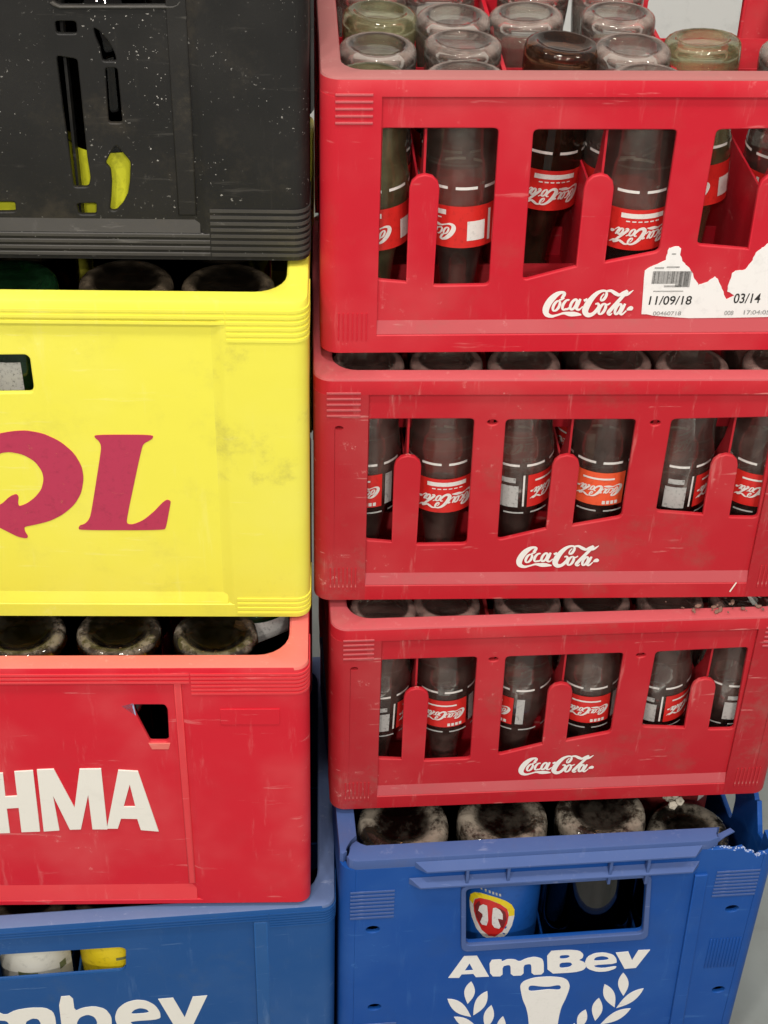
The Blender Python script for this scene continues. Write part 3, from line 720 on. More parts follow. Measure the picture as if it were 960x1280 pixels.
# ------------------------------------------------------------------ broken blue crate at the bottom of the right stack
AW, AD, AH = .418, .318, .374
fl = px_world(426, 1078, .374); ya = R(6.46)
AM = Crate('beer_crate', 'blue crate with a broken corner and a white bottle opener emblem', 'crate', AW, AD, AH,
           (fl.x + AW / 2 * math.cos(ya), fl.y + AW / 2 * math.sin(ya), .374), ya)
def ambev():
    c = AM; yf = c.yf; r = .014; rt = AH - .012
    UL = AW / 2 - r
    win_ = round_poly(c.uvs([(582, 1108), (808, 1094), (803, 1164), (582, 1179)]), .006)
    holes = [win_] + [small_hole(*c.uv(*p), .0068, .0052) for p in ((466, 1162), (468, 1259), (915, 1136), (898, 1237))]
    top_r = c.uvs([(958, 1067), (950, 1068), (946, 1072), (941, 1066), (934, 1066), (929, 1060), (918, 1063), (908, 1057), (902, 1060), (891, 1058)])
    ur = top_r[-1][0]
    outer = [(-UL, 0), (UL, 0)] + [(min(u, UL), min(z, rt - .001)) for u, z in top_r] + [(ur - .001, rt), (-UL, rt)]
    c.panel = c.part('front_panel', plate([outer] + holes, .005, yf, .0007, 'front_panel'), 'ambev')
    # corners
    for sx in (-1, 1):
        for sy in (-1, 1):
            top = rt if not (sx > 0 and sy < 0) else top_r[0][1] - .001
            c.part('corner_post', extrude(c.corner_plan(sx, sy, r, .03, .005, r), 0, top, name='corner_post', ang=50), 'ambev')
    V = AD / 2 - .03
    sp = plate([[(-V, 0), (V, 0), (V, rt), (-V, rt)], round_poly([(-.05, AH - .1), (-.05, AH - .05), (.05, AH - .05), (.05, AH - .1)], .01)], .005, 0, .0006, 'side_panel')
    spr = plate([[(-V, 0), (V, 0), (V, rt), (-V + .05, rt), (-V + .035, rt - .008), (-V + .03, rt - .004), (-V + .012, rt - .03), (-V, rt - .026)], round_poly([(-.05, AH - .1), (-.05, AH - .06), (.05, AH - .06), (.05, AH - .1)], .01)], .005, 0, .0006, 'side_panel')
    for sx, me in ((-1, sp), (1, spr)):
        o = c.part('side_panel', me, 'ambev'); o.rotation_euler = (0, 0, sx * math.pi / 2); o.location = (sx * AW / 2, 0, 0)
    c.part('back_panel', box(-UL, UL, -yf - .005, -yf, 0, rt), 'ambev')
    c.part('bottom', box(-AW / 2 + .006, AW / 2 - .006, yf + .006, -yf - .006, .0, .009), 'ambev')
    for k in (-1, 0, 1): c.part('divider', box(k * .0965 - .001, k * .0965 + .001, yf + .008, -yf - .007, .01, .20), 'ambev')
    for k in (-1, 1): c.part('divider', box(-AW / 2 + .008, AW / 2 - .008, k * .049 - .001, k * .049 + .001, .01, .25), 'ambev')
    # rim: front bar ends in a break, left side bar separated from it by a crack
    rw = .017
    W2, D2 = AW / 2, AD / 2
    front = [(-W2 + .014, -D2)] + [(ur - .004, -D2), (ur + .006, -D2 + .004), (ur + .003, -D2 + .009), (ur + .010, -D2 + rw)] + [(-W2 + rw + .008, -D2 + rw), (-W2 + rw + .002, -D2 + rw + .003), (-W2 + rw, -D2 + rw + .009),
             (-W2 + .012, -D2 + .022), (-W2 + .009, -D2 + .017), (-W2 + .0105, -D2 + .012), (-W2 + .006, -D2 + .0075), (-W2 + .008, -D2 + .003)]
    c.part('rim', extrude(front, rt + .0003, AH, .0012, 'rim'), 'ambev_rim')
    left = [(-W2, -D2 + .012), (-W2 + .003, -D2 + .010), (-W2 + .0068, -D2 + .0135), (-W2 + .0055, -D2 + .018), (-W2 + .010, -D2 + .026), (-W2 + rw, -D2 + .030), (-W2 + rw, D2 - rw), (-W2, D2 - rw)]
    c.part('rim', extrude(left, rt + .0003, AH, .0012, 'rim'), 'ambev_rim')
    c.part('rim', extrude([(-W2, D2 - rw + .0004), (W2, D2 - rw + .0004), (W2, D2), (-W2, D2)], rt + .0003, AH, .0012, 'rim'), 'ambev_rim')
    right = [(W2 - rw, -D2 + .100), (W2 - rw + .005, -D2 + .092), (W2 - .008, -D2 + .096), (W2 - .004, -D2 + .086), (W2, -D2 + .090), (W2, D2 - rw), (W2 - rw, D2 - rw)]
    c.part('rim', extrude(right, rt + .0003, AH, .0012, 'rim'), 'ambev_rim')
    # whitish torn edge along the break
    bm = bmesh.new()
    for i in range(len(top_r) - 1):
        for j in range(7):
            t = (j + random.random()) / 7
            u = top_r[i][0] * (1 - t) + top_r[i + 1][0] * t; z = min(top_r[i][1] * (1 - t) + top_r[i + 1][1] * t, rt - .001)
            bmesh.ops.create_icosphere(bm, subdivisions=1, radius=random.uniform(.0004, .0013), matrix=Matrix.Translation((min(u, UL + .008), yf + random.uniform(.0003, .004), z - .0004)))
    c.part('torn_edge', bm_mesh(bm), 'torn', c.panel)
    flap = extrude([(0, 0), (.012, .003), (.022, .004), (.020, .009), (.006, .008)], 0, .002, .0004)
    o = c.part('torn_flap', flap, 'ambev_rim'); o.location = (ur + .004, yf + .004, rt + .002); o.rotation_euler = (R(8), R(-14), R(12))
    # two shelf ribs with upright webs above the hand hole
    for (xa, yaa), (xb, yb) in (((520, 1088), (880, 1064)), ((512, 1108), (876, 1084))):
        u0, z0 = c.uv(xa, yaa, -.006); u1, _ = c.uv(xb, yb, -.006)
        me = profile_x([(yf - .009, z0 - .0016), (yf - .009, z0 + .0002), (yf - .0003, z0 + .0050), (yf - .0003, z0 - .0030)], u0, u1, 'shelf_rib')
        for v in me.vertices:
            if v.co.y < yf - .002: v.co.x += .010 if v.co.x < 0 and v.co.x < (u0 + u1) / 2 else -.008
        c.part('shelf_rib', me, 'ambev_rim')
    for px in (583, 634, 760, 806):
        u, _ = c.uv(px, 1090); _, z1 = c.uv(px, 1070); z0 = z1 - .044
        c.part('web', box(u - .0014, u + .0014, yf - .0075, yf - .0004, z0 + .012, rt - .001, .0004), 'ambev_rim')
    wo = round_poly(c.uvs([(576, 1105), (814, 1090), (809, 1171), (576, 1187)]), .009)
    c.part('hole_frame', plate([wo, win_], .0045, yf - .0035, .0009), 'ambev_rim')
    # upright ridge
    q = c.uvs([(868, 1092), (884, 1091), (856, 1283), (838, 1284)])
    c.part('ridge', plate([[q[0], q[1], (q[2][0], 0.002), (q[3][0], 0.002)]], .004, yf - .0032, .0014), 'ambev')
    # rib patches
    for (xa, yaa, xb, yb, n, hor) in ((438, 1113, 492, 1146, 8, 1), (897, 1087, 952, 1117, 8, 1), (888, 1174, 936, 1206, 10, 0), (447, 1278, 494, 1306, 6, 1)):
        (u0, z1), (u1, z0) = c.uv(xa, yaa), c.uv(xb, yb)
        u1 = min(u1, UL)
        if hor: me = box(0, u1 - u0, -.0008, .0002, 0, (z1 - z0) / n * .5, .0002)
        else: me = box(0, (u1 - u0) / n * .5, -.0008, .0002, 0, z1 - z0, .0002)
        me.materials.append(M['ambev_rim'] if hor else M['ambev'])
        for k in range(n):
            o = link('rib', me, None, c.root)
            o.location = (u0, yf, z0 + k * (z1 - z0) / n) if hor else (u0 + k * (u1 - u0) / n, yf, z0)
    # printed name and emblem
    k = 3.2; ox, oy = 540, 1160
    A = [(65, 198), (128, 112), (180, 110), (228, 193), (175, 195), (165, 182), (118, 184), (108, 198)]; Ai = [(150, 140), (165, 168), (130, 170)]
    m_ = [(233, 192), (229, 128), (278, 124), (279, 134), (300, 124), (330, 124), (350, 134), (375, 121), (410, 114), (440, 121), (447, 137), (447, 184), (398, 186), (397, 146), (388, 142), (366, 147), (366, 188), (315, 190), (314, 150), (305, 146), (282, 152), (282, 192)]
    B = [(460, 92), (545, 86), (590, 90), (606, 104), (602, 119), (586, 127), (610, 136), (618, 152), (605, 167), (570, 176), (462, 182)]
    B1 = [(510, 108), (545, 106), (552, 113), (540, 121), (512, 123)]; B2 = [(510, 138), (552, 135), (562, 144), (550, 156), (510, 160)]
    e = [(738, 141), (645, 147), (655, 157), (685, 160), (738, 151), (733, 161), (700, 172), (660, 174), (622, 162), (610, 140), (620, 115), (650, 100), (690, 97), (725, 106), (738, 122)]
    e1 = [(645, 131), (652, 116), (680, 110), (705, 116), (706, 127)]
    v_ = [(735, 98), (785, 93), (800, 128), (825, 88), (872, 86), (815, 158), (770, 162)]
    for ol in ([A, Ai], [soft(m_, 1)], [soft(B, 1), soft(B1), soft(B2)], [soft(e, 1), soft(e1)], [v_]):
        c.part('letter', plate([c.uvs(p, ox, oy, k) for p in ol], .0006, yf - .0005, 0, 'letter'), 'white_print')
    op = [(352, 235), (356, 222), (370, 210), (410, 197), (470, 193), (520, 197), (543, 208), (551, 228), (548, 246), (535, 280), (517, 315), (508, 350), (500, 400), (505, 480), (535, 560), (365, 560), (388, 480), (388, 400), (384, 350), (376, 315), (362, 285)]
    oi = [(385, 238), (390, 230), (402, 228), (440, 233), (470, 233), (500, 227), (512, 228), (516, 237), (510, 247), (470, 244), (440, 247), (400, 252), (387, 249)]
    c.part('emblem', plate([c.uvs(soft(op), ox, oy, k), c.uvs(soft(oi), ox, oy, k)], .0006, yf - .0005, 0), 'white_print')
    def leaf(x0, y0, x1, y1, w):
        d_ = Vector((x1 - x0, y1 - y0)); n_ = Vector((-d_.y, d_.x)).normalized() * w / 2; out = []
        for i in range(11): t = i / 10; s_ = math.sin(math.pi * t ** .9); out.append(Vector((x0, y0)) + d_ * t + n_ * s_)
        for i in range(9, 0, -1): t = i / 10; s_ = math.sin(math.pi * t ** .9); out.append(Vector((x0, y0)) + d_ * t - n_ * s_)
        c.part('emblem_leaf', plate([c.uvs(out, ox, oy, k)], .0006, yf - .0005, 0), 'white_print')
    for a in ((157, 213, 142, 302, 42), (221, 252, 165, 348, 42), (62, 283, 156, 354, 42), (238, 308, 214, 402, 40), (88, 355, 190, 410, 34), (284, 352, 268, 440, 36), (140, 430, 240, 470, 34),
              (765, 178, 765, 270, 42), (690, 224, 730, 316, 44), (846, 241, 737, 319, 32), (668, 279, 652, 370, 42), (794, 321, 674, 384, 32), (615, 326, 583, 402, 38), (740, 400, 640, 450, 32), (570, 380, 560, 450, 34)): leaf(*a)
ambev()

# ------------------------------------------------------------------ bottles
def lathe(prof, n=40, name='glass', knurl=()):
    bm = bmesh.new(); rings = []
    for i, (r, z) in enumerate(prof):
        if r < 1e-5: rings.append([bm.verts.new((0, 0, z))]); continue
        rings.append([bm.verts.new(((r - (.0005 if i in knurl and j % 2 else 0)) * math.cos(2 * math.pi * j / n), (r - (.0005 if i in knurl and j % 2 else 0)) * math.sin(2 * math.pi * j / n), z)) for j in range(n)])
    m = len(rings)
    for i in range(m):
        A, B = rings[i], rings[(i + 1) % m]
        if len(A) == 1 and len(B) == 1: continue
        for j in range(n):
            jn = (j + 1) % n
            if len(A) == 1: bm.faces.new((A[0], B[jn], B[j]))
            elif len(B) == 1: bm.faces.new((A[j], A[jn], B[0]))
            else: bm.faces.new((A[j], A[jn], B[jn], B[j]))
    return bm_mesh(bm, name, 60)
def smooth_prof(pts, n=4):
    return [(max(r, 0), z) for r, z, _ in catmull([(r, z, 0) for r, z in pts], n)]
def bottle_mesh(R0, h, outer, wall=.003, base=.007, name='glass', n=40):
    """upside-down bottle, mouth at z=0, heel at the top; outer = [(r/R0, z/h)] from mouth to heel"""
    o = smooth_prof([(r * R0, z * h) for r, z in outer])
    o += [(R0 * .965, h - R0 * .10), (R0 * .90, h - R0 * .03), (R0 * .80, h), (R0 * .70, h - .0004), (R0 * .62, h - .0032), (R0 * .4, h - .0055), (0, h - .0065)]
    inn = [(0, h - .0065 - base), (R0 * .6, h - .004 - base), (R0 * .85, h - base - .008)]
    for r, z in reversed(o[:-7]):
        if z < h - base - .016: inn.append((max(r - wall, .004), max(z, .0001)))
    kn = (len(o) - 5, len(o) - 6)
    return lathe(o + inn, n, name, kn)
COKE_P = [(.46, 0), (.50, .02), (.50, .06), (.44, .08), (.45, .13), (.50, .20), (.62, .30), (.82, .38), (.94, .44), (.97, .50), (.97, .60), (.93, .66), (.90, .71), (.92, .78), (.97, .86), (1.0, .93), (.995, .97)]
BEER_P = [(.34, 0), (.38, .02), (.38, .06), (.34, .07), (.35, .12), (.40, .20), (.55, .29), (.84, .37), (.97, .43), (1.0, .50), (1.0, .70), (1.0, .92), (.995, .97)]
CR, CHT = .0302, .195
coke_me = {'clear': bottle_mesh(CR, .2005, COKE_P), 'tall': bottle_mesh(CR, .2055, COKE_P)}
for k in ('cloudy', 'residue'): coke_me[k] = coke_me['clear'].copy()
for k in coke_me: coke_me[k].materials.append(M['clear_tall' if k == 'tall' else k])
BR0, BHT = .0368, .284
beer_me = {'amber': bottle_mesh(BR0, BHT, BEER_P, wall=.0035)}
for k in ('green', 'amber_dirty', 'amber_dusty'): beer_me[k] = beer_me['amber'].copy()
for k in beer_me: beer_me[k].materials.append(M[k])
LR0, LHT = .0440, .352
litre_me = {'amber': bottle_mesh(LR0, LHT, BEER_P, wall=.004)}
litre_me['amber_dirty'] = litre_me['amber'].copy()
for k in litre_me: litre_me[k].materials.append(M[k])

def cyl(Rr_, a, z): return (Rr_ * math.sin(a), -Rr_ * math.cos(a), z)
def patch(Rr_, a0, a1, z0, z1, name='label', rfun=None):
    n = max(2, int(abs(a1 - a0) / 8)); bm = bmesh.new(); rows = []
    for z in (z0, (z0 + z1) / 2, z1):
        rr_ = Rr_ if rfun is None else rfun(z)
        rows.append([bm.verts.new(cyl(rr_, R(a0 + (a1 - a0) * i / n), z)) for i in range(n + 1)])
    for A, B in zip(rows, rows[1:]):
        for i in range(n): bm.faces.new((A[i], A[i + 1], B[i + 1], B[i]))
    me = bpy.data.meshes.new(name); bm.to_mesh(me); bm.free(); smooth(me); return me
LRAD = CR * .978
ZB = .0125
def curved_script(width, zc, rad):
    def fn(x, y, layer):
        s, t = -(x - 478) / 835 * width, (y - 198) / 835 * width
        return cyl(rad + layer * .00004, s / rad, zc + t)
    return ribbons_mesh(fn, 'lettering')
def joinm(ms, name):
    return join(ms, name)
# printed band all round (top crate)
band = patch(LRAD + .0004, -180, 180, .0720, .1062)
band_script = join([curved_script(.050, .0845, LRAD + .0007)], 'lettering')
band_bars = [patch(LRAD + .0007, -34, 32, .0990, .1030), patch(LRAD + .0007, 118, 126, .076, .102), patch(LRAD + .0007, 64, 92, .078, .094), patch(LRAD + .0007, 98, 103, .076, .102)]
band_small = join([patch(LRAD + .0006, -26 + 9 * k, -20 + 9 * k, .0958, .0968) for k in range(6)], 'printed_bar')
dash_hi = join([patch(CR * .965 + .0005, -180 + 45 * k, -180 + 45 * k + 33, .1195, .1218) for k in range(8)], 'printed_dash')
dash_lo = join([patch(LRAD + .0004, -170 + 45 * k, -170 + 45 * k + 33, .0715, .0730) for k in range(8)], 'printed_dash')
# printed rectangle (middle and lower crates)
red_rect = patch(LRAD + .0004, -42, 42, .0780, .1110)
rect_script = curved_script(.0400, .0930, LRAD + .0007)
rect_bar = patch(LRAD + .0007, -30, 22, .1040, .1058)
rect_small = join([patch(LRAD + .0007, 6 + 7 * k, 11 + 7 * k, .0795, .0830) for k in range(4)], 'printed_bar')
grey_patches = [patch(LRAD + .0004, 48, 62, .0790, .1100), patch(LRAD + .0004, -92, -57, .0780, .1000), patch(LRAD + .0004, -88, -62, .1030, .1080)]
line_patch = patch(LRAD + .0004, -50, -47, .0790, .1110)
for me, mt in ((band, 'label_red'), (band_script, 'label_white'), (rect_bar, 'label_white'), (band_small, 'label_white'), *[(q_, 'label_white') for q_ in band_bars], *[(q_, 'label_grey') for q_ in grey_patches], (dash_hi, 'label_white'), (dash_lo, 'label_grey'), (red_rect, 'label_red'), (rect_script, 'label_white'), (rect_small, 'label_white'), (line_patch, 'label_white')):
    me.materials.append(M[mt])
red_rect_o = red_rect.copy(); red_rect_o.materials.clear(); red_rect_o.materials.append(M['label_orange'])

def fine(o):
    o['kind'] = 'stuff'; return o
def coke_bottle(c, col, row, phi, kind, style, label, group, orange=False, tilt=(0, 0), dz=0.0):
    x = (col - 2.5) * .0667; y = c.yf + .0105 + .0667 * (row + .5) + .001
    o = empty('glass_bottle', c.world((x, y, .0096 + dz)), c.yaw + R(phi))
    if tilt != (0, 0): o.rotation_euler = (R(tilt[0]), R(tilt[1]), c.yaw + R(phi))
    if group:
        crate = {0: 'open soft-drink crate', 1: 'middle soft-drink crate', 2: 'lower soft-drink crate'}[[K1, K2, K3].index(c)]
        label = 'clear bottle, %s row of the %s, %s cell from the yellow crate' % (('front', 'second', 'third', 'rear')[row], crate, ('first', 'second', 'third', 'fourth', 'fifth', 'sixth')[col])
    tag(o, label, 'bottle', group)
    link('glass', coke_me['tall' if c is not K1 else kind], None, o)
    if row > 1 and c is not K1: return o
    if style == 'band':
        b = link('label', band, None, o); link('lettering', band_script, None, b); [link('printed_bar', q_, None, b) for q_ in band_bars]; fine(link('small_print', band_small, None, b))
        fine(link('printed_dash', dash_hi, None, o))
    else:
        b = link('label', red_rect_o if orange else red_rect, None, o); link('lettering', rect_script, None, b); link('printed_bar', rect_bar, None, b); fine(link('small_print', rect_small, None, b))
        [link('printed_patch', q_, None, o) for q_ in grey_patches]; link('printed_line', line_patch, None, o)
        fine(link('printed_dash', dash_hi, None, o)); fine(link('printed_dash', dash_lo, None, o))
    return o
# top crate: some cells empty
G1 = 'upturned clear bottles in the open red crate'
for row in range(4):
    for col in range(6):
        if (row, col) in ((0, 2), (0, 4), (2, 4), (2, 5), (3, 4), (3, 5)): continue
        kind, lab, g = 'clear', 'clear glass bottle standing upside down in the open red crate', G1
        if (row, col) == (1, 2): kind, lab, g = 'residue', 'dark cola-stained bottle upside down in the open red crate', None
        if (row, col) == (1, 4): kind, lab, g = 'cloudy', 'cloudy yellowed bottle in the open red crate beside an empty cell', None
        if (row, col) == (2, 0): kind, lab, g = 'cloudy', 'cloudy yellowed bottle in the open red crate by its side wall', None
        phi = {(0, 0): -20, (0, 1): -58, (0, 3): 6, (0, 5): 40}.get((row, col), random.uniform(-180, 180))
        if (row, col) == (1, 2): phi = 10
        if (row, col) == (1, 4): phi = -30
        if (row, col) == (0, 0): kind, lab, g = 'cloudy', 'bottle with a greenish bloom behind the first front window of the open red crate', None
        coke_bottle(K1, col, row, phi, kind, 'band', lab, g, tilt={(1, 2): (0, 4), (1, 4): (-2, -4), (1, 5): (-2, 3)}.get((row, col), (random.uniform(-2, 2), random.uniform(-2, 2))))
PH = {0: (K2, (-16, 6, 52, -8, 64, -6)), 1: (K3, (74, -6, -60, -8, 44, 74))}
for kk, (c, phis) in PH.items():
    where = ('middle red crate between two red crates', 'lowest red crate above the blue crate')[kk]
    for row in range(3):
        for col in range(6):
            phi = phis[col] if row == 0 else random.uniform(-180, 180)
            orange = (kk == 0 and row == 0 and col == 3)
            style = 'band' if (kk == 0 and row == 0 and col == 1) else 'rect'
            lab = 'clear printed bottle upside down in the ' + where; g = 'upturned bottles in the ' + where
            if orange: lab, g = 'bottle with a faded orange printed label in the middle red crate', None
            if style == 'band': lab, g = 'bottle with an all-round red band in the middle red crate', None
            coke_bottle(c, col, row, phi, 'clear', style, lab, g, orange, tilt=(random.uniform(-1.5, 1.5), random.uniform(-1.5, 1.5)))
def beer_bottle(c, x, y, z, kind, label, group, lab=None, me=beer_me, name='glass_bottle', phi=0, tilt=(0, 0)):
    o = empty(name, c.world((x, y, z)), c.yaw + R(phi)); o.rotation_euler = (R(tilt[0]), R(tilt[1]), c.yaw + R(phi))
    tag(o, label, 'bottle', group); link('glass', me[kind], None, o)
    return o
def cells(c, cols, rows, z, kinds, label, group, cell=.08, dx=0.0):
    out = {}
    for col in cols:
        for row in rows:
            kd = kinds.get((col, row), kinds['*'])
            where = ', %s row, %s cell from the red stack' % (('front', 'second')[row], ('sixth', 'fifth', 'fourth', 'third', 'second', 'first')[col])
            out[col, row] = beer_bottle(c, (col - 2.5) * cell + dx, c.yf + .0125 + cell * (row + .5), z, kd, label + where, group, phi=random.uniform(0, 360), tilt=(random.uniform(-1, 1), random.uniform(-1, 1)))
    return out
def sheet_label(o, rad, a0, a1, z0, z1, mat, name='label'):
    me = patch(rad + .0004, a0, a1, z0, z1, name); me.materials.append(M[mat]); return link(name, me, None, o)

# yellow crate: amber bottles, one green one at the hand hole
sk = cells(SK, range(2, 6), (0, 1), .0102, {'*': 'amber', (3, 0): 'green'}, 'upturned amber bottle in the yellow crate', 'amber bottles in the yellow crate', dx=-.012)
gb = sk[3, 0]; gb['label'] = 'green glass bottle behind the hand hole of the yellow crate'; del gb['group']; gb.rotation_euler.z = SK.yaw
sheet_label(gb, BR0, -60, 12, .175, .232, 'label_grey')
# bright red crate
br = cells(BR, range(2, 6), (0, 1), .0102, {'*': 'amber_dusty', (5, 1): 'green'}, 'dusty upturned bottle in the lettered red crate', 'dusty bottles in the bright red crate', dx=-.028)
g2 = br[5, 1]; g2.location = BR.world((.198, BR.yf + .104, .0102)); g2['label'] = 'green bottle with a pale label in the corner of the bright red crate'; del g2['group']; g2.rotation_euler.z = BR.yaw
sheet_label(g2, BR0, -20, 60, .235, .276, 'label_grey')
# black crate: yellow-labelled bottles behind the slots
bkb = cells(BK, range(1, 6), (0,), .0102, {'*': 'amber'}, 'upright lime-labelled bottle in the black crate', 'yellow-labelled bottles in the black crate')
for o in bkb.values():
    o.rotation_euler.z = BK.yaw; o.location = BK.world(((list(bkb.values()).index(o) + 1 - 2.5) * .08 - .013, BK.yf + .0125 + .04, .0102))
    for ch in o.children: ch.rotation_euler = (math.pi, 0, 0); ch.location = (0, 0, BHT)      # these stand upright
    sheet_label(o, BR0, -150, 150, .006, .070, 'label_lime')
# faded blue crate
bl = cells(BL, range(1, 6), (0,), .0102, {'*': 'amber'}, 'amber bottle inside the faded blue crate', 'bottles in the faded blue crate')
for (col, row), o in bl.items():
    o.rotation_euler.z = BL.yaw
    if col == 3:
        o['label'] = 'bottle with a bright yellow label behind the faded blue crate hand hole'; del o['group']
        sheet_label(o, BR0, -80, 62, .170, .258, 'label_yellow'); sheet_label(o, BR0 + .0003, 2, 18, .222, .226, 'label_green', 'printed_mark')
    if col == 2:
        o['label'] = 'bottle with a cream label behind the faded blue crate hand hole'; del o['group']
        sheet_label(o, BR0, -75, 66, .170, .250, 'label_cream')
        sheet_label(o, BR0 + .0003, -24, 6, .200, .212, 'label_green', 'printed_mark'); sheet_label(o, BR0 + .0003, 40, 52, .204, .214, 'label_green', 'printed_mark')
# broken blue crate: litre bottles
lit = {}
for col in range(4):
    for row in range(2):
        z = .0102 - (.0 if col < 3 else 0)
        if (col, row) == (3, 0): continue
        lit[col, row] = beer_bottle(AM, (col - 1.5) * .0965, AM.yf + .010 + .0965 * (row + .5) + .0, z, 'amber_dirty', 'large scuffed bottle, %s row of the broken blue crate, %s from the cracked corner' % (('front', 'second')[row], ('first', 'second', 'third', 'fourth')[col]), 'large bottles in the broken blue crate', me=litre_me, phi=random.uniform(0, 360))
ob = beer_bottle(AM, 1.5 * .0965 - .004, AM.yf + .060, .0102, 'amber_dirty', 'shorter amber bottle below the broken corner of the blue crate', None, me=litre_me); ob.scale = (.93, .93, .885)
rbt = lit[3, 1]; rbt['label'] = 'large bottle with a red label in painted shade behind the broken corner'; del rbt['group']; rbt.rotation_euler.z = AM.yaw
sheet_label(rbt, LR0, -90, 90, .250, .318, 'emblem_dark'); sheet_label(rbt, LR0 + .0003, 30, 44, .29, .325, 'label_white', 'printed_mark')  # red darkened in its colour to stand for shade on the label
eb = lit[1, 0]; eb['label'] = 'bottle with a blue label and round red emblem at the blue crate hand hole'; del eb['group']; eb.rotation_euler.z = AM.yaw
lb = sheet_label(eb, LR0, -95, 95, .190, .300, 'label_blue')
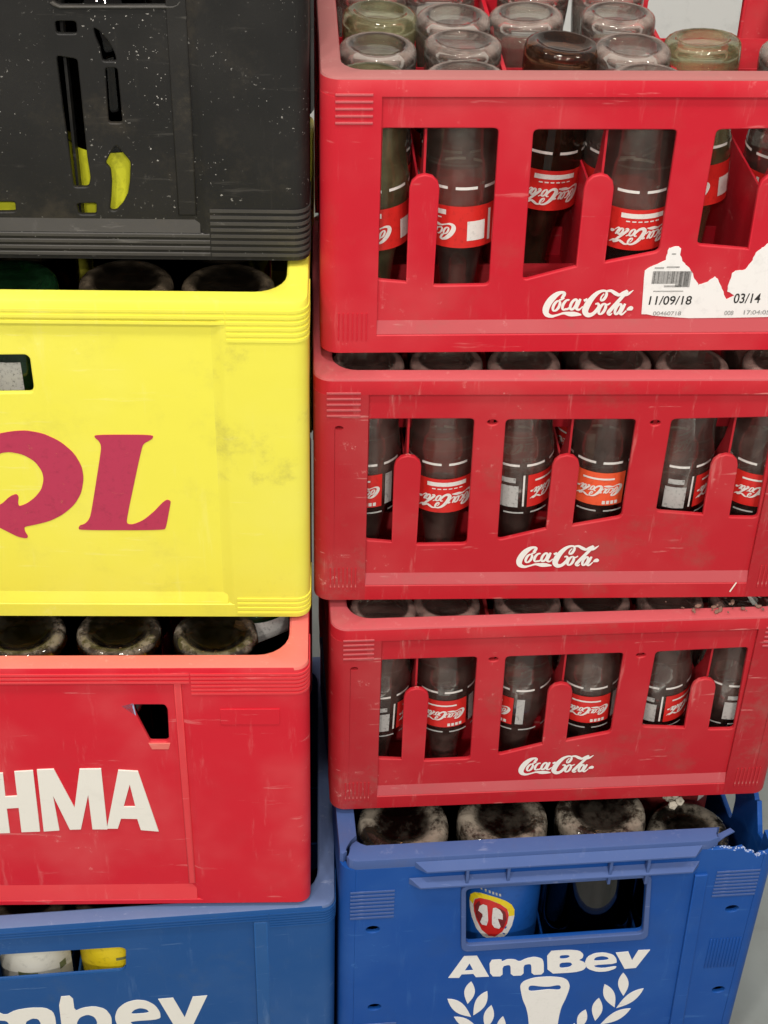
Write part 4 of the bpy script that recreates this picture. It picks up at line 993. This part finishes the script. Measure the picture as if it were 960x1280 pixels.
def emblem():
    # local (u, z) on the label from photo pixels, wrapped on the bottle
    cx = (1 - 1.5) * .0965; off = .010 + .0965 / 2 - LR0
    base = AM.uv(613, 1147, off)
    def cv(px, py, lay):
        u, z = AM.uv(px, py, off)
        return cyl(LR0 + .0006 + lay * .0002, (u - cx) / LR0, z - .0102)
    def disc(pts, lay, mat, name):
        bm = bmesh.new(); c0 = Vector((sum(p[0] for p in pts) / len(pts), sum(p[1] for p in pts) / len(pts)))
        rings = [[bm.verts.new(cv(c0.x + (p[0] - c0.x) * t, c0.y + (p[1] - c0.y) * t, lay)) for p in pts] for t in (1, .66, .33)]
        cc = bm.verts.new(cv(c0.x, c0.y, lay)); n = len(pts)
        for A, B in zip(rings, rings[1:]):
            for i in range(n): bm.faces.new((A[i], A[(i + 1) % n], B[(i + 1) % n], B[i]))
        for i in range(n): bm.faces.new((rings[-1][i], rings[-1][(i + 1) % n], cc))
        me = bpy.data.meshes.new(name); bm.to_mesh(me); bm.free(); smooth(me); link(name, me, mat, lb)
    k = 8.0; T = lambda P: [(570 + x / k, 1090 + y / k) for x, y in P]
    outer = [(120, 380), (135, 320), (180, 280), (250, 255), (330, 250), (420, 258), (500, 285), (555, 325), (585, 380), (585, 450), (560, 540), (510, 620), (440, 668), (350, 682), (270, 665), (200, 615), (150, 530), (125, 450)]
    yel = [(122, 380), (135, 320), (180, 280), (250, 255), (330, 250), (420, 258), (500, 285), (555, 325), (585, 380), (584, 440), (545, 470), (515, 380), (450, 320), (350, 292), (240, 305), (185, 350), (165, 430), (125, 440)]
    inner = [(172, 400), (185, 345), (240, 305), (340, 292), (440, 315), (510, 365), (525, 430), (510, 510), (460, 590), (390, 640), (330, 642), (260, 605), (205, 530), (178, 460)]
    disc(T(outer), 0, 'label_white', 'emblem')
    ro = [(120, 380), (135, 320), (180, 280), (250, 255), (330, 250), (420, 258), (500, 285), (555, 325), (585, 380), (583, 440)]
    ri = [(165, 400), (178, 345), (228, 310), (280, 298), (335, 292), (410, 305), (465, 330), (505, 360), (525, 400), (528, 440)]
    bm = bmesh.new(); A = [bm.verts.new(cv(*p, 1)) for p in T(ro)]; B = [bm.verts.new(cv(*p, 1)) for p in T(ri)]
    for i in range(len(A) - 1): bm.faces.new((A[i], A[i + 1], B[i + 1], B[i]))
    me = bpy.data.meshes.new('emblem_arc'); bm.to_mesh(me); bm.free(); link('emblem_arc', me, 'label_yellow', lb)
    disc(T(inner), 2, 'label_red', 'emblem')
    disc(T([(185, 400), (235, 330), (270, 420), (265, 500), (250, 560), (205, 500)]), 3, 'emblem_dark', 'emblem'); disc(T([(430, 350), (490, 390), (505, 460), (470, 550), (430, 540), (420, 430)]), 3, 'emblem_dark', 'emblem')
    disc(T([(225, 430), (240, 380), (275, 350), (315, 350), (322, 420), (325, 490), (310, 545), (265, 550), (245, 530), (272, 500), (268, 440), (258, 400)]), 4, 'label_white', 'emblem')
    disc(T([(372, 360), (400, 350), (440, 370), (465, 410), (466, 465), (445, 440), (420, 405), (420, 470), (430, 510), (445, 535), (430, 558), (385, 550), (362, 520), (362, 450)]), 4, 'label_white', 'emblem')
    for i, (x, y) in enumerate(((255, 208), (300, 212), (340, 214), (375, 218), (408, 222), (442, 228))):
        disc(T([(x - 12, y - 14), (x + 8, y - 14), (x + 10, y + 12), (x - 8, y + 12)]), 1, 'label_grey', 'printed_mark')
emblem()
# dried lump hanging at the broken corner
bm = bmesh.new()
p0 = AM.world((.128, AM.yf + .085, .372))
for i in range(46):
    t = random.random()
    pos = Vector((random.gauss(0, .006) + (.022 * random.random() if t < .35 else 0), random.gauss(0, .004), -.034 * t + .004))
    bmesh.ops.create_icosphere(bm, subdivisions=1, radius=random.uniform(.002, .0052), matrix=Matrix.Translation(pos) @ Matrix.Rotation(random.random() * 3, 4, 'X') @ Matrix.Diagonal((1, 1, random.uniform(.6, 1.5), 1)))
lo = link('dried_lump', bm_mesh(bm), 'foam'); lo.location = p0
tag(lo, 'cream crumbly lump hanging under the red crate at the broken blue corner', 'residue')
# dry scraps caught between the middle and lower soft-drink crates
bm = bmesh.new()
for i in range(22):
    pos = Vector((random.gauss(0, .020), random.gauss(0, .005), abs(random.gauss(0, .0022))))
    bmesh.ops.create_icosphere(bm, subdivisions=1, radius=random.uniform(.0006, .0022), matrix=Matrix.Translation(pos) @ Matrix.Rotation(random.random() * 3, 4, 'Z') @ Matrix.Diagonal((random.uniform(.6, 2.4), 1, .6, 1)))
so = link('dry_scraps', bm_mesh(bm), flat('brownish_dry_scraps', (.22, .13, .10), .9, .3, 200, .1)); so.location = K3.world((.135, K3.yf + .012, CH + .001)); so.rotation_euler = (0, 0, K3.yaw); so['kind'] = 'stuff'
tag(so, 'brownish dry scraps lying on the rim of the lower soft-drink crate', 'debris')
fr_ = profile_x([(0, 0), (.0006, .0009), (.0012, 0)], 0, .011, 'straw'); st_ = link('straw_fleck', fr_, 'label_cream')
st_.matrix_world = Matrix.Translation(K2.world((.1535, K2.yf - .0008, .006))) @ Matrix.Rotation(K2.yaw, 4, 'Z') @ Matrix.Rotation(R(-68), 4, 'Y')
tag(st_, 'pale straw fleck stuck low on the front of the middle soft-drink crate', 'straw')
